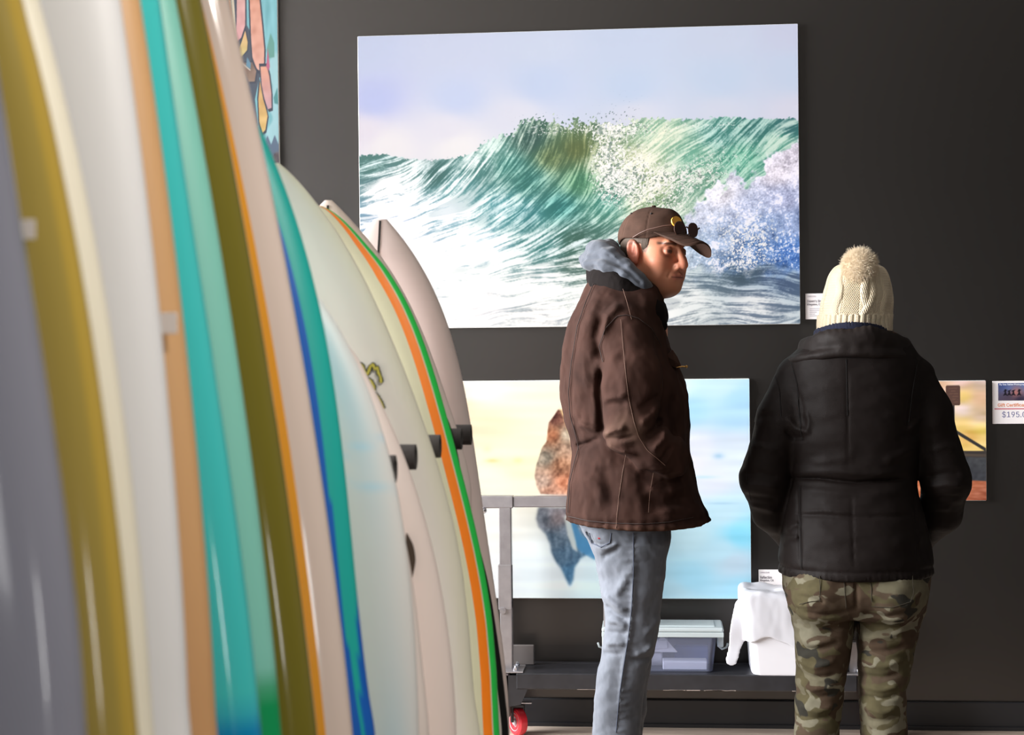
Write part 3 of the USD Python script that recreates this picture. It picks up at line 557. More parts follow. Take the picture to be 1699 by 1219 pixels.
strokes = [[(595,602),(601,608),(606,619),(609,622),(614,607),(618,604),(621,613),(626,609),(627,618),(631,626),(632,636)], [(608,628),(615,632),(620,641),(620,648)], [(620,651),(626,658),(632,668),(636,678)]]
obj('leaf_mark', ribbon([(675, 884), (680, 905), (684, 930), (684, 958)], .0062, .0016, BOARDS['M'][2], 2.345, True), mat('dark_mark', (58, 46, 34), rough=.5), BOARDS['M'][0], label='dark leaf-shaped mark')
for s in strokes:
    g = obj('squiggle_outline', ribbon(s, .0036, .0016), blk, BOARDS['K'][0]); obj('squiggle', ribbon(s, .0019, .0026), yel, BOARDS['K'][0])
BOARDS['P'] = surfboard('pale surfboard with bright orange and green edge bands', 2.86, [(526,340),(555,355),(586,383),(620,420),(655,469),(686,531),(713,600),(747,700),(779,844),(798,919),(812,992),(824,1115),(829,1219)], (512, 590), 1.712, .15, bands((214, 212, 184), (0, .0090, (46, 206, 84)), (.0090, .0112, (214, 206, 180)), (.0112, .0270, (255, 136, 30))), board_satin, cuts=(.0090, .0112, .0270))
BOARDS['Q'] = surfboard('black-railed surfboard showing as a dark band beside the green edge', 2.94, [(780,860),(794,904),(812,977),(826,1062),(838,1153),(844,1219)], (600, 610), 1.42, .16, bands((206, 198, 190), (0, .012, (18, 18, 18))), board_satin, th=.02, cuts=(.012,))
BOARDS['S'] = surfboard('pinkish white shortboard with a black centre line, its tip left of the other', 3.06, [(548,331),(572,355),(598,381),(629,426),(662,472),(693,531),(722,608),(755,703),(774,768),(782,850)], (542, 552), 1.737, .13, plain((222, 206, 198)), board_satin, th=.027, pointed=True, full=.285)
BOARDS['R'] = surfboard('pinkish white shortboard farthest in the rack, its pointed tip before the wave canvas', 3.22, [(641,363),(662,391),(693,434),(720,482),(744,545),(765,620),(782,708),(793,790),(806,880),(826,998),(841,1145),(846,1219)], (630, 620), 1.718, .13, plain((222, 206, 200)), board_satin, pointed=True)
for k, (z0, z1) in (('S', (1.6, 1.732)), ('R', (1.635, 1.713))):
    o3, cx, fy, f, pw = BOARDS[k]; zz = np.linspace(z0, z1, 8)
    V = np.array([[cx(a)+s*.0022, fy(a)-.0012+d, a] for a in zz for s, d in ((-1, 0), (1, 0), (1, .004), (-1, .004))]); F = []
    for i in range(7):
        for j in range(4): F += [[i*4+j, i*4+(j+1) % 4, (i+1)*4+(j+1) % 4, (i+1)*4+j]]
    obj('stringer', (V, np.array(F)), stringer_m, o3, label='black centre line')
sticker(BOARDS['B'], 50, 381, 1.1, .010, .014); sticker(BOARDS['E'], 282, 536, 1.4, .0155, .019)
# rack: a beam on posts carrying padded pegs that reach between the boards
steelb = mat('rack_steel', (70, 70, 72), rough=.4, metal=.8); foam = mat('black_foam', (58, 54, 52), rough=.9, bump=(400, .5))
rk = thing('surfboard_rack', 'dark rack of foam-padded pegs standing between the upright surfboards', 'rack', (-1.2, 2.7, 0))
PEGS = [(656, 778, 2.25), (690, 758, 2.485), (730.5, 740, 2.74), (766, 728, 2.995), (782, 721, 3.13)]
obj('beam', rbox(-1.235, -1.185, 2.05, 3.35, 1.235, 1.285), steelb, rk)
for y in (2.1, 3.3): obj('post', rbox(-1.235, -1.185, y-.025, y+.025, 0, 1.235), steelb, rk); obj('foot', rbox(-1.40, -1.0, y-.03, y+.03, 0, .02), steelb, rk)
for px, py, Y in PEGS:
    p = at(px, py, Y); z = p[2]
    pg = obj('peg', cyl([-1.19, Y, z], [p[0]-.004, Y, z], .0125), steelb, rk)
    a = trimesh.creation.annulus(.013, .0205, .62, sections=28); a.apply_transform(trimesh.transformations.rotation_matrix(math.pi/2, [0, 1, 0])); a.apply_translation([p[0]-.31, Y, z])
    obj('foam_sleeve', a, foam, pg, smooth=40)
# ------------------------------------------------------------------ people: bodies and clothes from distance fields
def c(*rgb): return lin(rgb)
def nets(D, o, h):
    """closed surface where the field D (on a grid from o with step h) changes sign"""
    S = D < 0; idx = np.full(tuple(n-1 for n in D.shape), -1, np.int64)
    acc = np.zeros(idx.shape + (3,)); cnt = np.zeros(idx.shape)
    sl = lambda o3: tuple(slice(a, a+n) for a, n in zip(o3, idx.shape))
    for ax in range(3):
        oth = [i for i in range(3) if i != ax]
        for a in (0, 1):
            for b in (0, 1):
                p = [0, 0, 0]; p[oth[0]] = a; p[oth[1]] = b; q = list(p); q[ax] = 1
                d0, d1 = D[sl(p)], D[sl(q)]; m = (d0 < 0) != (d1 < 0)
                t = d0[m]/(d0[m]-d1[m]); pt = np.zeros((t.size, 3)) + p; pt[:, ax] = t
                acc[m] += pt; cnt[m] += 1
    cells = cnt > 0; n = int(cells.sum()); idx[cells] = np.arange(n)
    V = (np.argwhere(cells) + acc[cells]/cnt[cells][:, None])*h + o
    F = []
    for ax in range(3):
        a, b = [(1, 2), (2, 0), (0, 1)][ax]
        s0 = [slice(None)]*3; s1 = [slice(None)]*3; s0[ax] = slice(0, -1); s1[ax] = slice(1, None)
        m = S[tuple(s0)] != S[tuple(s1)]
        for ax2 in (a, b):
            k = [slice(None)]*3; k[ax2] = 0; m[tuple(k)] = False; k[ax2] = -1; m[tuple(k)] = False
        e = np.argwhere(m); flip = S[tuple(s0)][m]
        ea = np.zeros(3, int); ea[a] = 1; eb = np.zeros(3, int); eb[b] = 1
        g = lambda q: idx[tuple(q.T)]
        Q = np.stack([g(e-ea-eb), g(e-eb), g(e), g(e-ea)], 1); Q[~flip] = Q[~flip][:, ::-1]
        F.append(Q)
    Q = np.vstack(F); return V, np.vstack([Q[:, [0, 1, 2]], Q[:, [0, 2, 3]]])
def smin(a, b, k):
    h = np.clip(.5 + .5*(b-a)/k, 0, 1); return b*(1-h) + a*h - k*h*(1-h)
def smax(a, b, k): return -smin(-a, -b, k)
def cone(P, a, b, ra, rb):
    a, b = np.asarray(a, float), np.asarray(b, float); d = b-a; L = max(d@d, 1e-12)
    t = np.clip(((P-a)@d)/L, 0, 1); q = P - a - t[..., None]*d
    return np.sqrt((q*q).sum(-1)) - (ra + (rb-ra)*t)
def chain(P, pts, rs, k=.02):
    D = None
    for i in range(len(pts)-1):
        d = cone(P, pts[i], pts[i+1], rs[i], rs[i+1]); D = d if D is None else smin(D, d, k)
    return D
def ell(P, c0, r):
    r = np.asarray(r, float); q = (P-np.asarray(c0, float)); k0 = np.sqrt(((q/r)**2).sum(-1)); k1 = np.sqrt(((q/r**2)**2).sum(-1)) + 1e-9
    return k0*(k0-1)/k1
def ball(P, c0, r): return np.sqrt(((P-np.asarray(c0, float))**2).sum(-1)) - r
def loft(P, rows, Y, e=2.3, grow=0.0):
    """rows: (picture y, left x, right x, half depth[, depth offset]) at distance Y: a column with that outline"""
    A = []
    for r in rows:
        py, xl, xr, hy = r[:4]; dy = r[4] if len(r) > 4 else 0
        a, b = at(xl, py, Y+dy), at(xr, py, Y+dy); A.append(((a[2]+b[2])/2, (a[0]+b[0])/2, (b[0]-a[0])/2, Y+dy, hy))
    A = np.array(sorted(A)); z = np.clip(P[..., 2], A[0, 0], A[-1, 0])
    f = [PchipInterpolator(A[:, 0], A[:, k])(z) for k in range(1, 5)]
    hx, hy = f[1]+grow, f[3]+grow
    k = (np.abs((P[..., 0]-f[0])/hx)**e + np.abs((P[..., 1]-f[2])/hy)**e + 1e-9)**(1/e)
    d = (k-1)*np.minimum(hx, hy)
    cap = np.maximum(P[..., 2]-A[-1, 0], A[0, 0]-P[..., 2])
    return np.where(cap > 0, np.sqrt(np.maximum(d, 0)**2 + cap**2)*np.where(d > 0, 1, 1), np.maximum(d, cap*.6))
def grid(lo, hi, h):
    ax = [np.arange(a, b+h, h) for a, b in zip(lo, hi)]
    return np.stack(np.meshgrid(*ax, indexing='ij'), -1), np.array(lo, float)
def relax(m, n):
    from scipy.sparse import coo_matrix, diags
    F = np.asarray(m.faces); V = np.array(m.vertices); i = F[:, [0, 1, 2, 1, 2, 0]].ravel(); j = F[:, [1, 2, 0, 0, 1, 2]].ravel()
    A = coo_matrix((np.ones(len(i)), (i, j)), shape=(len(V),)*2).tocsr(); A.data[:] = 1.0; A = diags(1/np.maximum(np.asarray(A.sum(1)).ravel(), 1)) @ A
    for k in range(n):
        V = V + .5*(A@V - V); V = V - .52*(A@V - V)
    return trimesh.Trimesh(V, F, process=False)
def field_mesh(fn, lo, hi, h, sm=0):
    """meshes fn < 0; the field is first felt out on a coarse grid and worked out finely only near the surface"""
    lo, hi = np.minimum(lo, hi), np.maximum(lo, hi); q = 4
    n = [int(math.ceil((b-a)/(h*q))) + 1 for a, b in zip(lo, hi)]
    ax = [lo[i] + np.arange(n[i])*h*q for i in range(3)]; C = fn(np.stack(np.meshgrid(*ax, indexing='ij'), -1))
    fine = [(k-1)*q + 1 for k in n]; U = C
    for i in range(3):     # linear refinement along each axis
        t = np.arange(fine[i])/q; k = np.minimum(t.astype(int), n[i]-2); w = (t-k).reshape([-1 if j == i else 1 for j in range(3)])
        U = np.take(U, k, i)*(1-w) + np.take(U, k+1, i)*w
    near = np.abs(U) < q*h*1.25 + .012; idx = np.argwhere(near); P = idx*h + lo
    D = np.sign(U)*1.0; D[near] = fn(P)
    V, F = nets(D, np.asarray(lo, float), h)
    return relax(trimesh.Trimesh(V, F, process=False), sm)
_NV = ndi.gaussian_filter(np.random.default_rng(5).standard_normal((72, 72, 72)), 2.0, mode='wrap'); _NV /= _NV.std()
def noise3(P, seed, scale):
    """smooth noise of about unit size, stretched by scale (metres per axis)"""
    q = np.asarray(P, float)/np.asarray(scale)*4.0 + seed*np.array([7.1, 11.3, 5.7])
    f = lambda u: ndi.map_coordinates(_NV, np.moveaxis(u, -1, 0), order=1, mode='grid-wrap')
    return .75*f(q) + .4*f(q*2.1 + 9)
def seg2(X, Z, pts, Y):
    """distance in the facing plane to a line drawn at distance Y"""
    Q = np.array([at(a, b, Y)[[0, 2]] for a, b in pts]); D = np.full(X.shape, 9.0); T = np.zeros(X.shape)
    for i in range(len(Q)-1):
        a, b = Q[i], Q[i+1]; d = b-a; t = np.clip(((X-a[0])*d[0] + (Z-a[1])*d[1])/(d@d+1e-12), 0, 1)
        q = np.hypot(X-a[0]-t*d[0], Z-a[1]-t*d[1]); m = q < D; D = np.where(m, q, D); T = np.where(m, (i+t)/(len(Q)-1), T)
    return D, T
def creases(P, Y, lines, back=None):
    """lines: (points, width m, height m): height < 0 a groove; only on the side that faces the room"""
    out = np.zeros(P.shape[:-1]); front = sstep(back if back is not None else Y+.05, (back if back is not None else Y+.05)-.06, P[..., 1])
    for pts, w, hgt in lines:
        D, T = seg2(P[..., 0], P[..., 2], pts, Y-.12); out += hgt*np.exp(-(D/w)**2)*sstep(0, .22, np.minimum(T, 1-T))
    return out*front
def surf_line(mesh, pts, Y, r, off=0.0, n=None):
    """a thin cord lying on the side of a mesh that faces the room, along a line of picture points"""
    V = mesh.vertices; Q = np.array(pts, float); L = np.concatenate([[0], np.cumsum(np.hypot(*np.diff(Q, axis=0).T))])
    t = np.linspace(0, L[-1], n or max(4, int(L[-1]/5))); Q = np.stack([np.interp(t, L, Q[:, 0]), np.interp(t, L, Q[:, 1])], 1)
    d = V - CAM; w = d@fwd; px = IW/2 + FPX*(d@RIGHT)/w; py = IH/2 - FPX*(d@UP)/w
    tree = cKDTree(np.stack([px, py], 1)); out = []
    for q in Q:
        ids = tree.query_ball_point(q, 4.0) or [tree.query(q)[1]]
        out.append(at(q[0], q[1], V[ids, 1].min() + off))
    out = np.array(out); out[:, 1] = ndi.gaussian_filter1d(out[:, 1], 1.0)
    return tube(out, r, 6)
def tinted(mesh, fn): return np.clip(fn(np.asarray(mesh.vertices)), 0, 1)
def cloth_tint(col, seed, amt=.12, scale=.05, light=None):
    def f(V):
        k = noise3(V, seed, (scale,)*3)[:, None]; return c(*col)*(1 + amt*k)
    return f

# --- head in its own frame: x forward, y left, z up, origin between the eyes' level and the ears
def head_field(P, fem=False):
    a = 1.0
    d = ell(P, (-.016, 0, .036), (.100, .077, .094))
    d = smin(d, ell(P, (.028, 0, -.040), (.066, .060, .085)), .03)
    for s in (-1, 1):
        d = smin(d, cone(P, (-.012, s*.056, -.062), (.062, s*.022, -.104), .020, .018), .028)
        d = smin(d, ball(P, (.055, s*.0435, -.034), .029), .03)
        d = smin(d, cone(P, (.058, s*.042, -.075), (.068, s*.028, -.085), .018, .014), .03)
    d = smin(d, ell(P, (.078, 0, -.106), (.022, .026, .018)), .018); d = smin(d, cone(P, (.050, 0, -.108), (-.02, 0, -.085), .026, .045), .03)
    d = smin(d, cone(P, (.084, -.036, .020), (.084, .036, .020), .0128, .0128), .014)
    for s in (-1, 1):
        d = smax(d, -ball(P, (.1015, s*.033, -.002), .0182), .012); d = smax(d, -ball(P, (.093, s*.047, .006), .0165), .012)
        eye = ball(P, (.0785, s*.032, -.001), .0125); d = smin(d, eye, .0015)
        lid = np.maximum(ball(P, (.0788, s*.032, -.001), .0142), np.minimum(.0034-P[..., 2] + .12*(np.abs(P[..., 1])-.032), .0100-np.abs(np.abs(P[..., 1])-.033))); d = smin(d, lid, .003)
        low = np.maximum(ball(P, (.0785, s*.032, -.001), .0138), P[..., 2]+.0068); d = smin(d, low, .003)
    d = smin(d, cone(P, (.091, 0, .012), (.1135, 0, -.030), .0086, .0115), .010)
    d = smin(d, ell(P, (.1145, 0, -.0395), (.0150, .0145, .0130)), .009)
    for s in (-1, 1):
        d = smin(d, ell(P, (.102, s*.0135, -.0435), (.013, .0095, .0105)), .006)
        d = smax(d, -ell(P, (.108, s*.0075, -.0525), (.0065, .0038, .0045)), .003)
    d = smin(d, ell(P, (.078, 0, -.074), (.0235, .031, .024)), .02)
    d = smin(d, cone(P, (.0975, -.016, -.0725), (.1012, 0, -.0690), .0042, .0058), .005); d = smin(d, cone(P, (.0975, .016, -.0725), (.1012, 0, -.0690), .0042, .0058), .005)
    d = smin(d, cone(P, (.0955, -.012, -.0815), (.0955, .012, -.0815), .0058, .0058), .006)
    for s in (-1, 1): d = smax(d, -cone(P, (.1045, s*.022, -.044), (.0915, s*.036, -.074), .0022, .0016), .007); d = smax(d, -cone(P, (.0935, s*.018, -.0125), (.0845, s*.042, -.0155), .0016, .0012), .006)
    mouth = np.minimum(cone(P, (.1035, 0, -.0755), (.094, .026, -.0765), .0006, .0004), cone(P, (.1035, 0, -.0755), (.094, -.026, -.0765), .0006, .0004)); d = smax(d, -mouth, .0035)
    for s in (-1, 1):   # ears
        q = P - np.array([-.012, s*.0775, -.004]); ca, sa = math.cos(.28), math.sin(.28)
        u = np.stack([q[..., 0]*ca - q[..., 2]*sa*0 + q[..., 2]*.18, q[..., 1]*s - .25*np.maximum(-q[..., 0], 0)*1.2, q[..., 2]], -1)
        e = ell(u, (0, .003, 0), (.0205, .0085, .034)); e = smax(e, -ell(u, (.003, .0105, .004), (.0120, .0068, .0215)), .004)
        e = smin(e, cone(u, (.000, .003, -.004), (.006, .005, .018), .0035, .003), .004); e = smin(e, ell(u, (.003, .002, -.029), (.0105, .0065, .0105)), .004)
        d = smin(d, e, .006)
    d = smin(d, cone(P, (-.030, 0, -.055), (-.050, 0, -.20), .058, .062), .03)
    return d
def head_tint(Q, stub=.55, hair=(92, 74, 58)):
    x, y, z = Q[:, 0], Q[:, 1], Q[:, 2]; ay = np.abs(y)
    col = np.zeros((len(Q), 3)) + c(208, 138, 106)
    mix = lambda m, k: np.where(True, col*(1-m[:, None]) + m[:, None]*c(*k), 0)
    g = lambda cx, cy, cz, r: np.exp(-(((x-cx)**2 + (ay-cy)**2 + (z-cz)**2)/r**2))
    col = mix(.55*g(.115, 0, -.04, .022), (206, 120, 100)); col = mix(.4*g(.06, .05, -.03, .03), (210, 128, 104)); col = mix(.6*sstep(.070, .082, ay)*sstep(.03, .0, x), (212, 122, 104))
    jaw = sstep(-.045, -.07, z)*sstep(-.02, .02, x); col = mix(stub*.55*jaw, (150, 108, 88)); col = mix(stub*.7*g(.095, 0, -.0615, .016), (128, 90, 76))
    lip = np.exp(-((z+.0755+.0)/.0085)**2)*sstep(.090, .096, x)*sstep(.027, .02, ay); col = mix(.7*lip, (176, 98, 88))
    col = mix(np.exp(-((z+.0757)/.0016)**2)*sstep(.089, .094, x)*sstep(.029, .025, ay), (92, 50, 46))
    brow = np.exp(-(((z-.0215-.12*(.034-ay)*0)/.0045)**2))*sstep(.012, .017, ay)*sstep(.060, .052, ay)*sstep(.048, .058, x); col = mix(.92*brow, (58, 42, 34))
    er = np.sqrt((x-.0785)**2 + (ay-.032)**2 + (z+.001)**2); eye = sstep(.01385, .0133, er)*(z < .0040)*(z > -.0074)*(np.abs(ay-.033) < .0102)
    col = mix(eye, (126, 104, 94)); ir = np.hypot(ay-.0315, z+.0005); col = mix(eye*sstep(.0088, .0074, ir), (56, 40, 32)); col = mix(.6*np.exp(-((z-.0042)/.0016)**2)*sstep(.0165, .0145, er), (70, 46, 38))
    col = mix(.55*g(.085, .034, -.013, .012), (150, 92, 76)); col = mix(.5*g(.080, .046, .004, .011), (150, 94, 76)); col = mix(.6*np.exp(-((z-.0085)/.0022)**2)*np.exp(-((ay-.034)/.014)**2)*sstep(.06, .07, x), (120, 72, 58))  # eye sockets and lid crease painted darker, standing in for shade
    low = np.interp(x, [-.13, -.075, -.034, -.028, .008, .012, .030, .036, .06], [-.085, -.085, -.060, .018, .018, -.004, .000, .034, .06]); k = noise3(Q, 19, (.006, .006, .02)); col = mix(.75*sstep(-.007, .003, z-low+.003*k)*(stub > 0), (104, 80, 64))
    return col
def mk_head(center, heading, pitch, size=1.0, roll=0.0):
    """returns to-world function for points of the head's frame"""
    ch, sh = math.cos(heading), math.sin(heading); cp, sp = math.cos(pitch), math.sin(pitch)
    f = np.array([ch*cp, sh*cp, -sp]); l = np.array([-sh, ch, 0.0]); u = np.cross(f, l); R = np.stack([f, l, u])
    if roll: l, u = l*math.cos(roll) + u*math.sin(roll), u*math.cos(roll) - l*math.sin(roll); R = np.stack([f, l, u])
    center = np.asarray(center, float)
    return (lambda Q: np.asarray(Q, float)*size@R + center), (lambda Pw: (np.asarray(Pw, float)-center)@R.T/size)
def hand_field(P, wrist, direction, palm_n, side, s=1.0):
    """a relaxed hand: palm and five fingers curling towards palm_n"""
    d = np.asarray(direction, float)/np.linalg.norm(direction); n = np.asarray(palm_n, float); n = n - d*(n@d); n /= np.linalg.norm(n); t = np.cross(d, n)*side
    w = np.asarray(wrist, float); D = cone(P, w - d*.03, w + d*.01, .026*s, .027*s)
    D = smin(D, cone(P, w + d*.03 + t*.018, w + d*.085*s + t*.022, .017, .015), .02); D = smin(D, cone(P, w + d*.03 - t*.018, w + d*.085*s - t*.022, .017, .015), .02)
    for k, (o, ln) in enumerate(((.031, .070), (.011, .080), (-.011, .075), (-.030, .058))):
        p0 = w + d*.086*s + t*o; p1 = p0 + (d*.92 + n*.30)*ln*.45; p2 = p1 + (d*.6 + n*.8)*ln*.32; p3 = p2 + (d*.25 + n*.95)*ln*.23
        f = chain(P, [p0, p1, p2, p3], [.0095, .009, .0082, .007], .006); D = smin(D, f, .006)
    b = w + d*.025 + t*.026; f = chain(P, [b, b + d*.03 + t*.022 + n*.012, b + d*.058 + t*.026 + n*.024], [.014, .0105, .0085], .008)
    return smin(D, f, .010)
skin = usdkit.material(stage, '/World/Looks/skin', {'a': ('attribute', {'attribute': 'tint'}), 'tc': ('texture_coordinate', {}), 'n': ('noise_texture', {'scale': 260.0, 'detail': 3.0}), 'b': ('bump', {'strength': .12, 'distance': .001}),
    'p': ('principled_bsdf', {'roughness': .48, 'specular_ior_level': .4, 'subsurface_weight': .12, 'subsurface_radius': (1.0, .35, .2), 'subsurface_scale': .004})},
    [('a.color', 'p.base_color'), ('tc.object', 'n.vector'), ('n.fac', 'b.height'), ('b.normal', 'p.normal')], surface='p.BSDF')
# --- the man
YM = 4.45
m_at = lambda px, py, dy=0.0: at(px, py, YM+dy)
man = thing('person', 'man in brown work jacket, faded jeans and brown cap, turning his head to the right', 'person', tuple(np.r_[m_at(1040, 1300)[:2], 0]))
to_w, to_l = mk_head(m_at(1086, 416.5), -.72, .07, .945, -.03)
# body: one continuous surface, head to feet, mostly inside the clothes
def limb(P, pts, rs): return chain(P, pts, rs, .03)
def man_body(P):
    Q = to_l(P); d = head_field(Q)
    d = smin(d, cone(P, m_at(1050, 478, .01), m_at(1040, 520, .02), .058, .07), .03)
    d = smin(d, chain(P, [m_at(1040, 540, -.10), m_at(1030, 540, .14)], [.07, .07]), .05)
    d = smin(d, chain(P, [m_at(1036, 560, .02), m_at(1038, 680, .02), m_at(1040, 850, .02)], [.12, .115, .115], .05), .06)
    return d
def man_limbs(P):
    d = limb(P, [m_at(1040, 855, -.05), m_at(1050, 1050, -.07), m_at(1026, 1330, -.07), m_at(1024, 1392, -.07)], [.07, .042, .028, .034])
    d = np.minimum(d, limb(P, [m_at(1040, 855, .08), m_at(1050, 1050, .10), m_at(1030, 1330, .10), m_at(1028, 1392, .10)], [.07, .040, .028, .034]))
    for dy in (-.07, .10): a = m_at(1028, 1398, dy); d = smin(d, chain(P, [np.r_[a[0]-.03, a[1], .055], np.r_[a[0]+.08, a[1]-.01, .045], np.r_[a[0]+.14, a[1]-.02, .038]], [.035, .032, .024]), .02)
    return d
ARM_R = [m_at(1040, 560, -.15), m_at(1046, 640, -.20), m_at(1044, 706, -.215), m_at(1094, 750, -.165)]
ARM_L = [m_at(1010, 560, .17), m_at(1000, 640, .23), m_at(992, 710, .24), m_at(1050, 755, .17)]
def man_arms(P):
    d = np.minimum(limb(P, ARM_R, [.052, .05, .042, .03]), limb(P, ARM_L, [.052, .05, .042, .03]))
    for w, sd, dr, n in ((ARM_R[3], 1, (.35, .55, -.6), (-.3, .6, .2)), (ARM_L[3], -1, (.35, -.55, -.6), (-.3, -.6, .2))): d = smin(d, hand_field(P, w, dr, n, sd, .88), .015)
    return d
skin_col = lambda V: np.zeros((len(V), 3)) + c(200, 142, 114)
hp = m_at(1086, 416.5); head = field_mesh(lambda P: head_field(to_l(P)), hp - [.17, .17, .20], hp + [.17, .17, .16], .0022, 2)
hl = to_l(np.asarray(head.vertices)); keep = hl[:, 2] > -.188
def join(ms): return cat([trimesh.Trimesh(m.vertices, m.faces, process=False) for m in ms])
trunk = field_mesh(lambda P: np.minimum(smin(man_body(P), man_arms(P), .04), smin(cone(P, m_at(1040, 840, -.06), m_at(1040, 840, .09), .1, .1), man_limbs(P), .04)) + np.where(to_l(P)[..., 2] > -.10, .1, 0), m_at(1036, 900)*[1, 1, 0] + [-.26, -.36, -.01], m_at(1036, 480)*[1, 1, 1] + [.30, .40, .05], .008, 2)
body = join([head, trunk]); tint = np.vstack([head_tint(hl), skin_col(trunk.vertices)])
obj('body', body, skin, man, smooth=True, color=tint)
# jacket
JROWS = [(456, 990, 1072, .075), (466, 981, 1090, .10), (478, 973, 1099, .125), (490, 967, 1102, .15), (510, 957, 1103, .18), (540, 943, 1105, .205), (570, 934, 1111, .215), (600, 930, 1121, .215), (620, 929, 1130, .215), (660, 931, 1142, .215),
         (700, 938, 1145, .212), (730, 949, 1144, .205), (745, 951, 1146, .205), (770, 948, 1150, .21), (800, 943, 1156, .215), (830, 940, 1166, .222), (850, 938, 1176, .228), (862, 938, 1180, .23), (880, 940, 1178, .23)]
hemz = m_at(940, 863)[2]
JL = [([(1000, 600), (995, 640), (999, 700), (1003, 716)], .010, -.012), ([(1003, 716), (1020, 708), (1043, 702)], .008, .010), ([(1004, 722), (1030, 722), (1058, 716)], .007, -.007), ([(1005, 730), (1030, 742), (1062, 748)], .008, .008),
      ([(1000, 672), (1020, 668), (1046, 664)], .008, -.006), ([(1000, 660), (1022, 655), (1044, 652)], .008, .006), ([(1092, 650), (1078, 662), (1058, 676)], .008, -.006), ([(1096, 664), (1082, 684), (1060, 700)], .009, .007), ([(1098, 690), (1088, 706), (1068, 724)], .009, -.008), ([(1104, 704), (1100, 722), (1078, 744)], .009, .008), ([(1112, 730), (1104, 746), (1092, 762)], .008, -.006),
      ([(951, 742), (975, 735), (1000, 722)], .008, -.009), ([(958, 700), (975, 706), (998, 712)], .010, .007), ([(945, 690), (962, 712), (990, 730)], .011, -.006), ([(1003, 520), (990, 560), (999, 600)], .012, -.008), ([(1032, 505), (1010, 525), (1000, 560)], .010, .008), ([(990, 470), (985, 510), (970, 560)], .014, .004),
      ([(1006, 764), (1012, 800), (1020, 850)], .020, -.005), ([(1070, 800), (1100, 812), (1140, 806)], .012, .005), ([(1060, 820), (1100, 832), (1150, 822)], .012, -.005), ([(1085, 845), (1120, 840), (1160, 846)], .01, .004), ([(960, 780), (990, 800), (1010, 830)], .016, .005), ([(1118, 650), (1112, 690), (1120, 730)], .009, -.007), ([(1130, 700), (1128, 750), (1134, 800)], .01, .005)]
def jacket(P):
    d = loft(P, JROWS, YM, 2.25)
    arm = chain(P, [m_at(1036, 548, -.15), m_at(1047, 630, -.205), m_at(1044, 706, -.225)], [.078, .079, .074], .03)
    arm = smin(arm, chain(P, [m_at(1044, 706, -.225), m_at(1082, 742, -.22), m_at(1108, 760, -.185)], [.070, .061, .055], .02), .015)
    d = smin(d, arm, .016)
    d = smin(d, chain(P, [m_at(1006, 556, .15), m_at(1002, 640, .22), m_at(992, 712, .24), m_at(1070, 768, .19)], [.075, .076, .07, .056], .03), .02)
    d = d - 1.35*creases(P, YM, JL, back=YM+.02) - .0032*noise3(P, 5, (.05, .05, .075)) - .0012*noise3(P, 9, (.018, .018, .03))
    hemw = np.exp(-((P[..., 2]-hemz-.016)/.006)**2)*.004; ang = np.arctan2(P[..., 1]-YM, P[..., 0]-m_at(1050, 860)[0]); hemz2 = .0016*np.sin(ang*46)*sstep(hemz+.035, hemz, P[..., 2])
    d = d + hemw - hemz2
    d = smax(d, hemz + .006*np.sin(ang*2+1) - P[..., 2], .008)
    inner = loft(P, JROWS, YM, 2.25, -.016); d = smax(d, -np.maximum(inner, P[..., 2]-hemz-.05), .006)
    return smax(d, P[..., 2]-m_at(1040, 458)[2], .01)
jk = field_mesh(jacket, m_at(925, 885)*[1, 0, 1] + [0, YM-.33, 0], m_at(1190, 450)*[1, 0, 1] + [0, YM+.33, 0], .0046, 1)
duck = mat('duck_canvas', tint=True, rough=.9, spec=.12, bump=(900, .35))
def jk_tint(V):
    k = noise3(V, 21, (.06, .06, .06)); k2 = noise3(V, 24, (.015, .015, .02)); col = c(56, 37, 31)*(1 + .13*k[:, None] + .06*k2[:, None])
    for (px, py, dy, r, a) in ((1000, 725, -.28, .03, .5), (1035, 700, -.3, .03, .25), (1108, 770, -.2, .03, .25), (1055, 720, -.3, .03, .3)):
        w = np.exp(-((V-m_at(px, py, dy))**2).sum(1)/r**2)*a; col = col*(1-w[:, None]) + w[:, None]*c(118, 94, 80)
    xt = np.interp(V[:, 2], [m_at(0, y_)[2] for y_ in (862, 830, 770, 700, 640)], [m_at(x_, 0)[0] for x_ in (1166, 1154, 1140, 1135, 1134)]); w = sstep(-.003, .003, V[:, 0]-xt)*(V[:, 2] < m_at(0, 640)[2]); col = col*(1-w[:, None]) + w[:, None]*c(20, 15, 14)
    edge = sstep(hemz+.012, hemz, V[:, 2])*.35; return col*(1-edge[:, None]) + edge[:, None]*c(82, 56, 42)
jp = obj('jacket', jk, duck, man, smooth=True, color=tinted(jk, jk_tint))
thread = mat('tan_thread', (98, 72, 58), rough=.8); dthread = mat('dark_thread', (44, 30, 26), rough=.8)
for pts in ([(1032, 462+12), (1040, 500), (1048, 530)], [(1030, 530), (1036, 600), (1043, 660), (1052, 700), (1060, 725), (1074, 747), (1090, 760), (1104, 772)], [(1038, 755), (1032, 790), (1026, 830), (1022, 876)], [(1084, 785), (1078, 820), (1076, 850)]):
    obj('seam', surf_line(jk, pts, YM, .0008, .0000), thread, jp)
for pts in ([(985, 470), (972, 500), (958, 540), (948, 600), (943, 650), (946, 690), (955, 722), (960, 742), (952, 770), (945, 800), (942, 850)], [(1000, 600), (994, 575), (1004, 545), (1024, 524), (1040, 522), (1060, 528), (1082, 545), (1098, 575)], [(942, 856), (975, 864), (1020, 868), (1070, 869), (1110, 866), (1150, 858)]):
    obj('seam', surf_line(jk, pts, YM, .0012, .0005), dthread, jp)
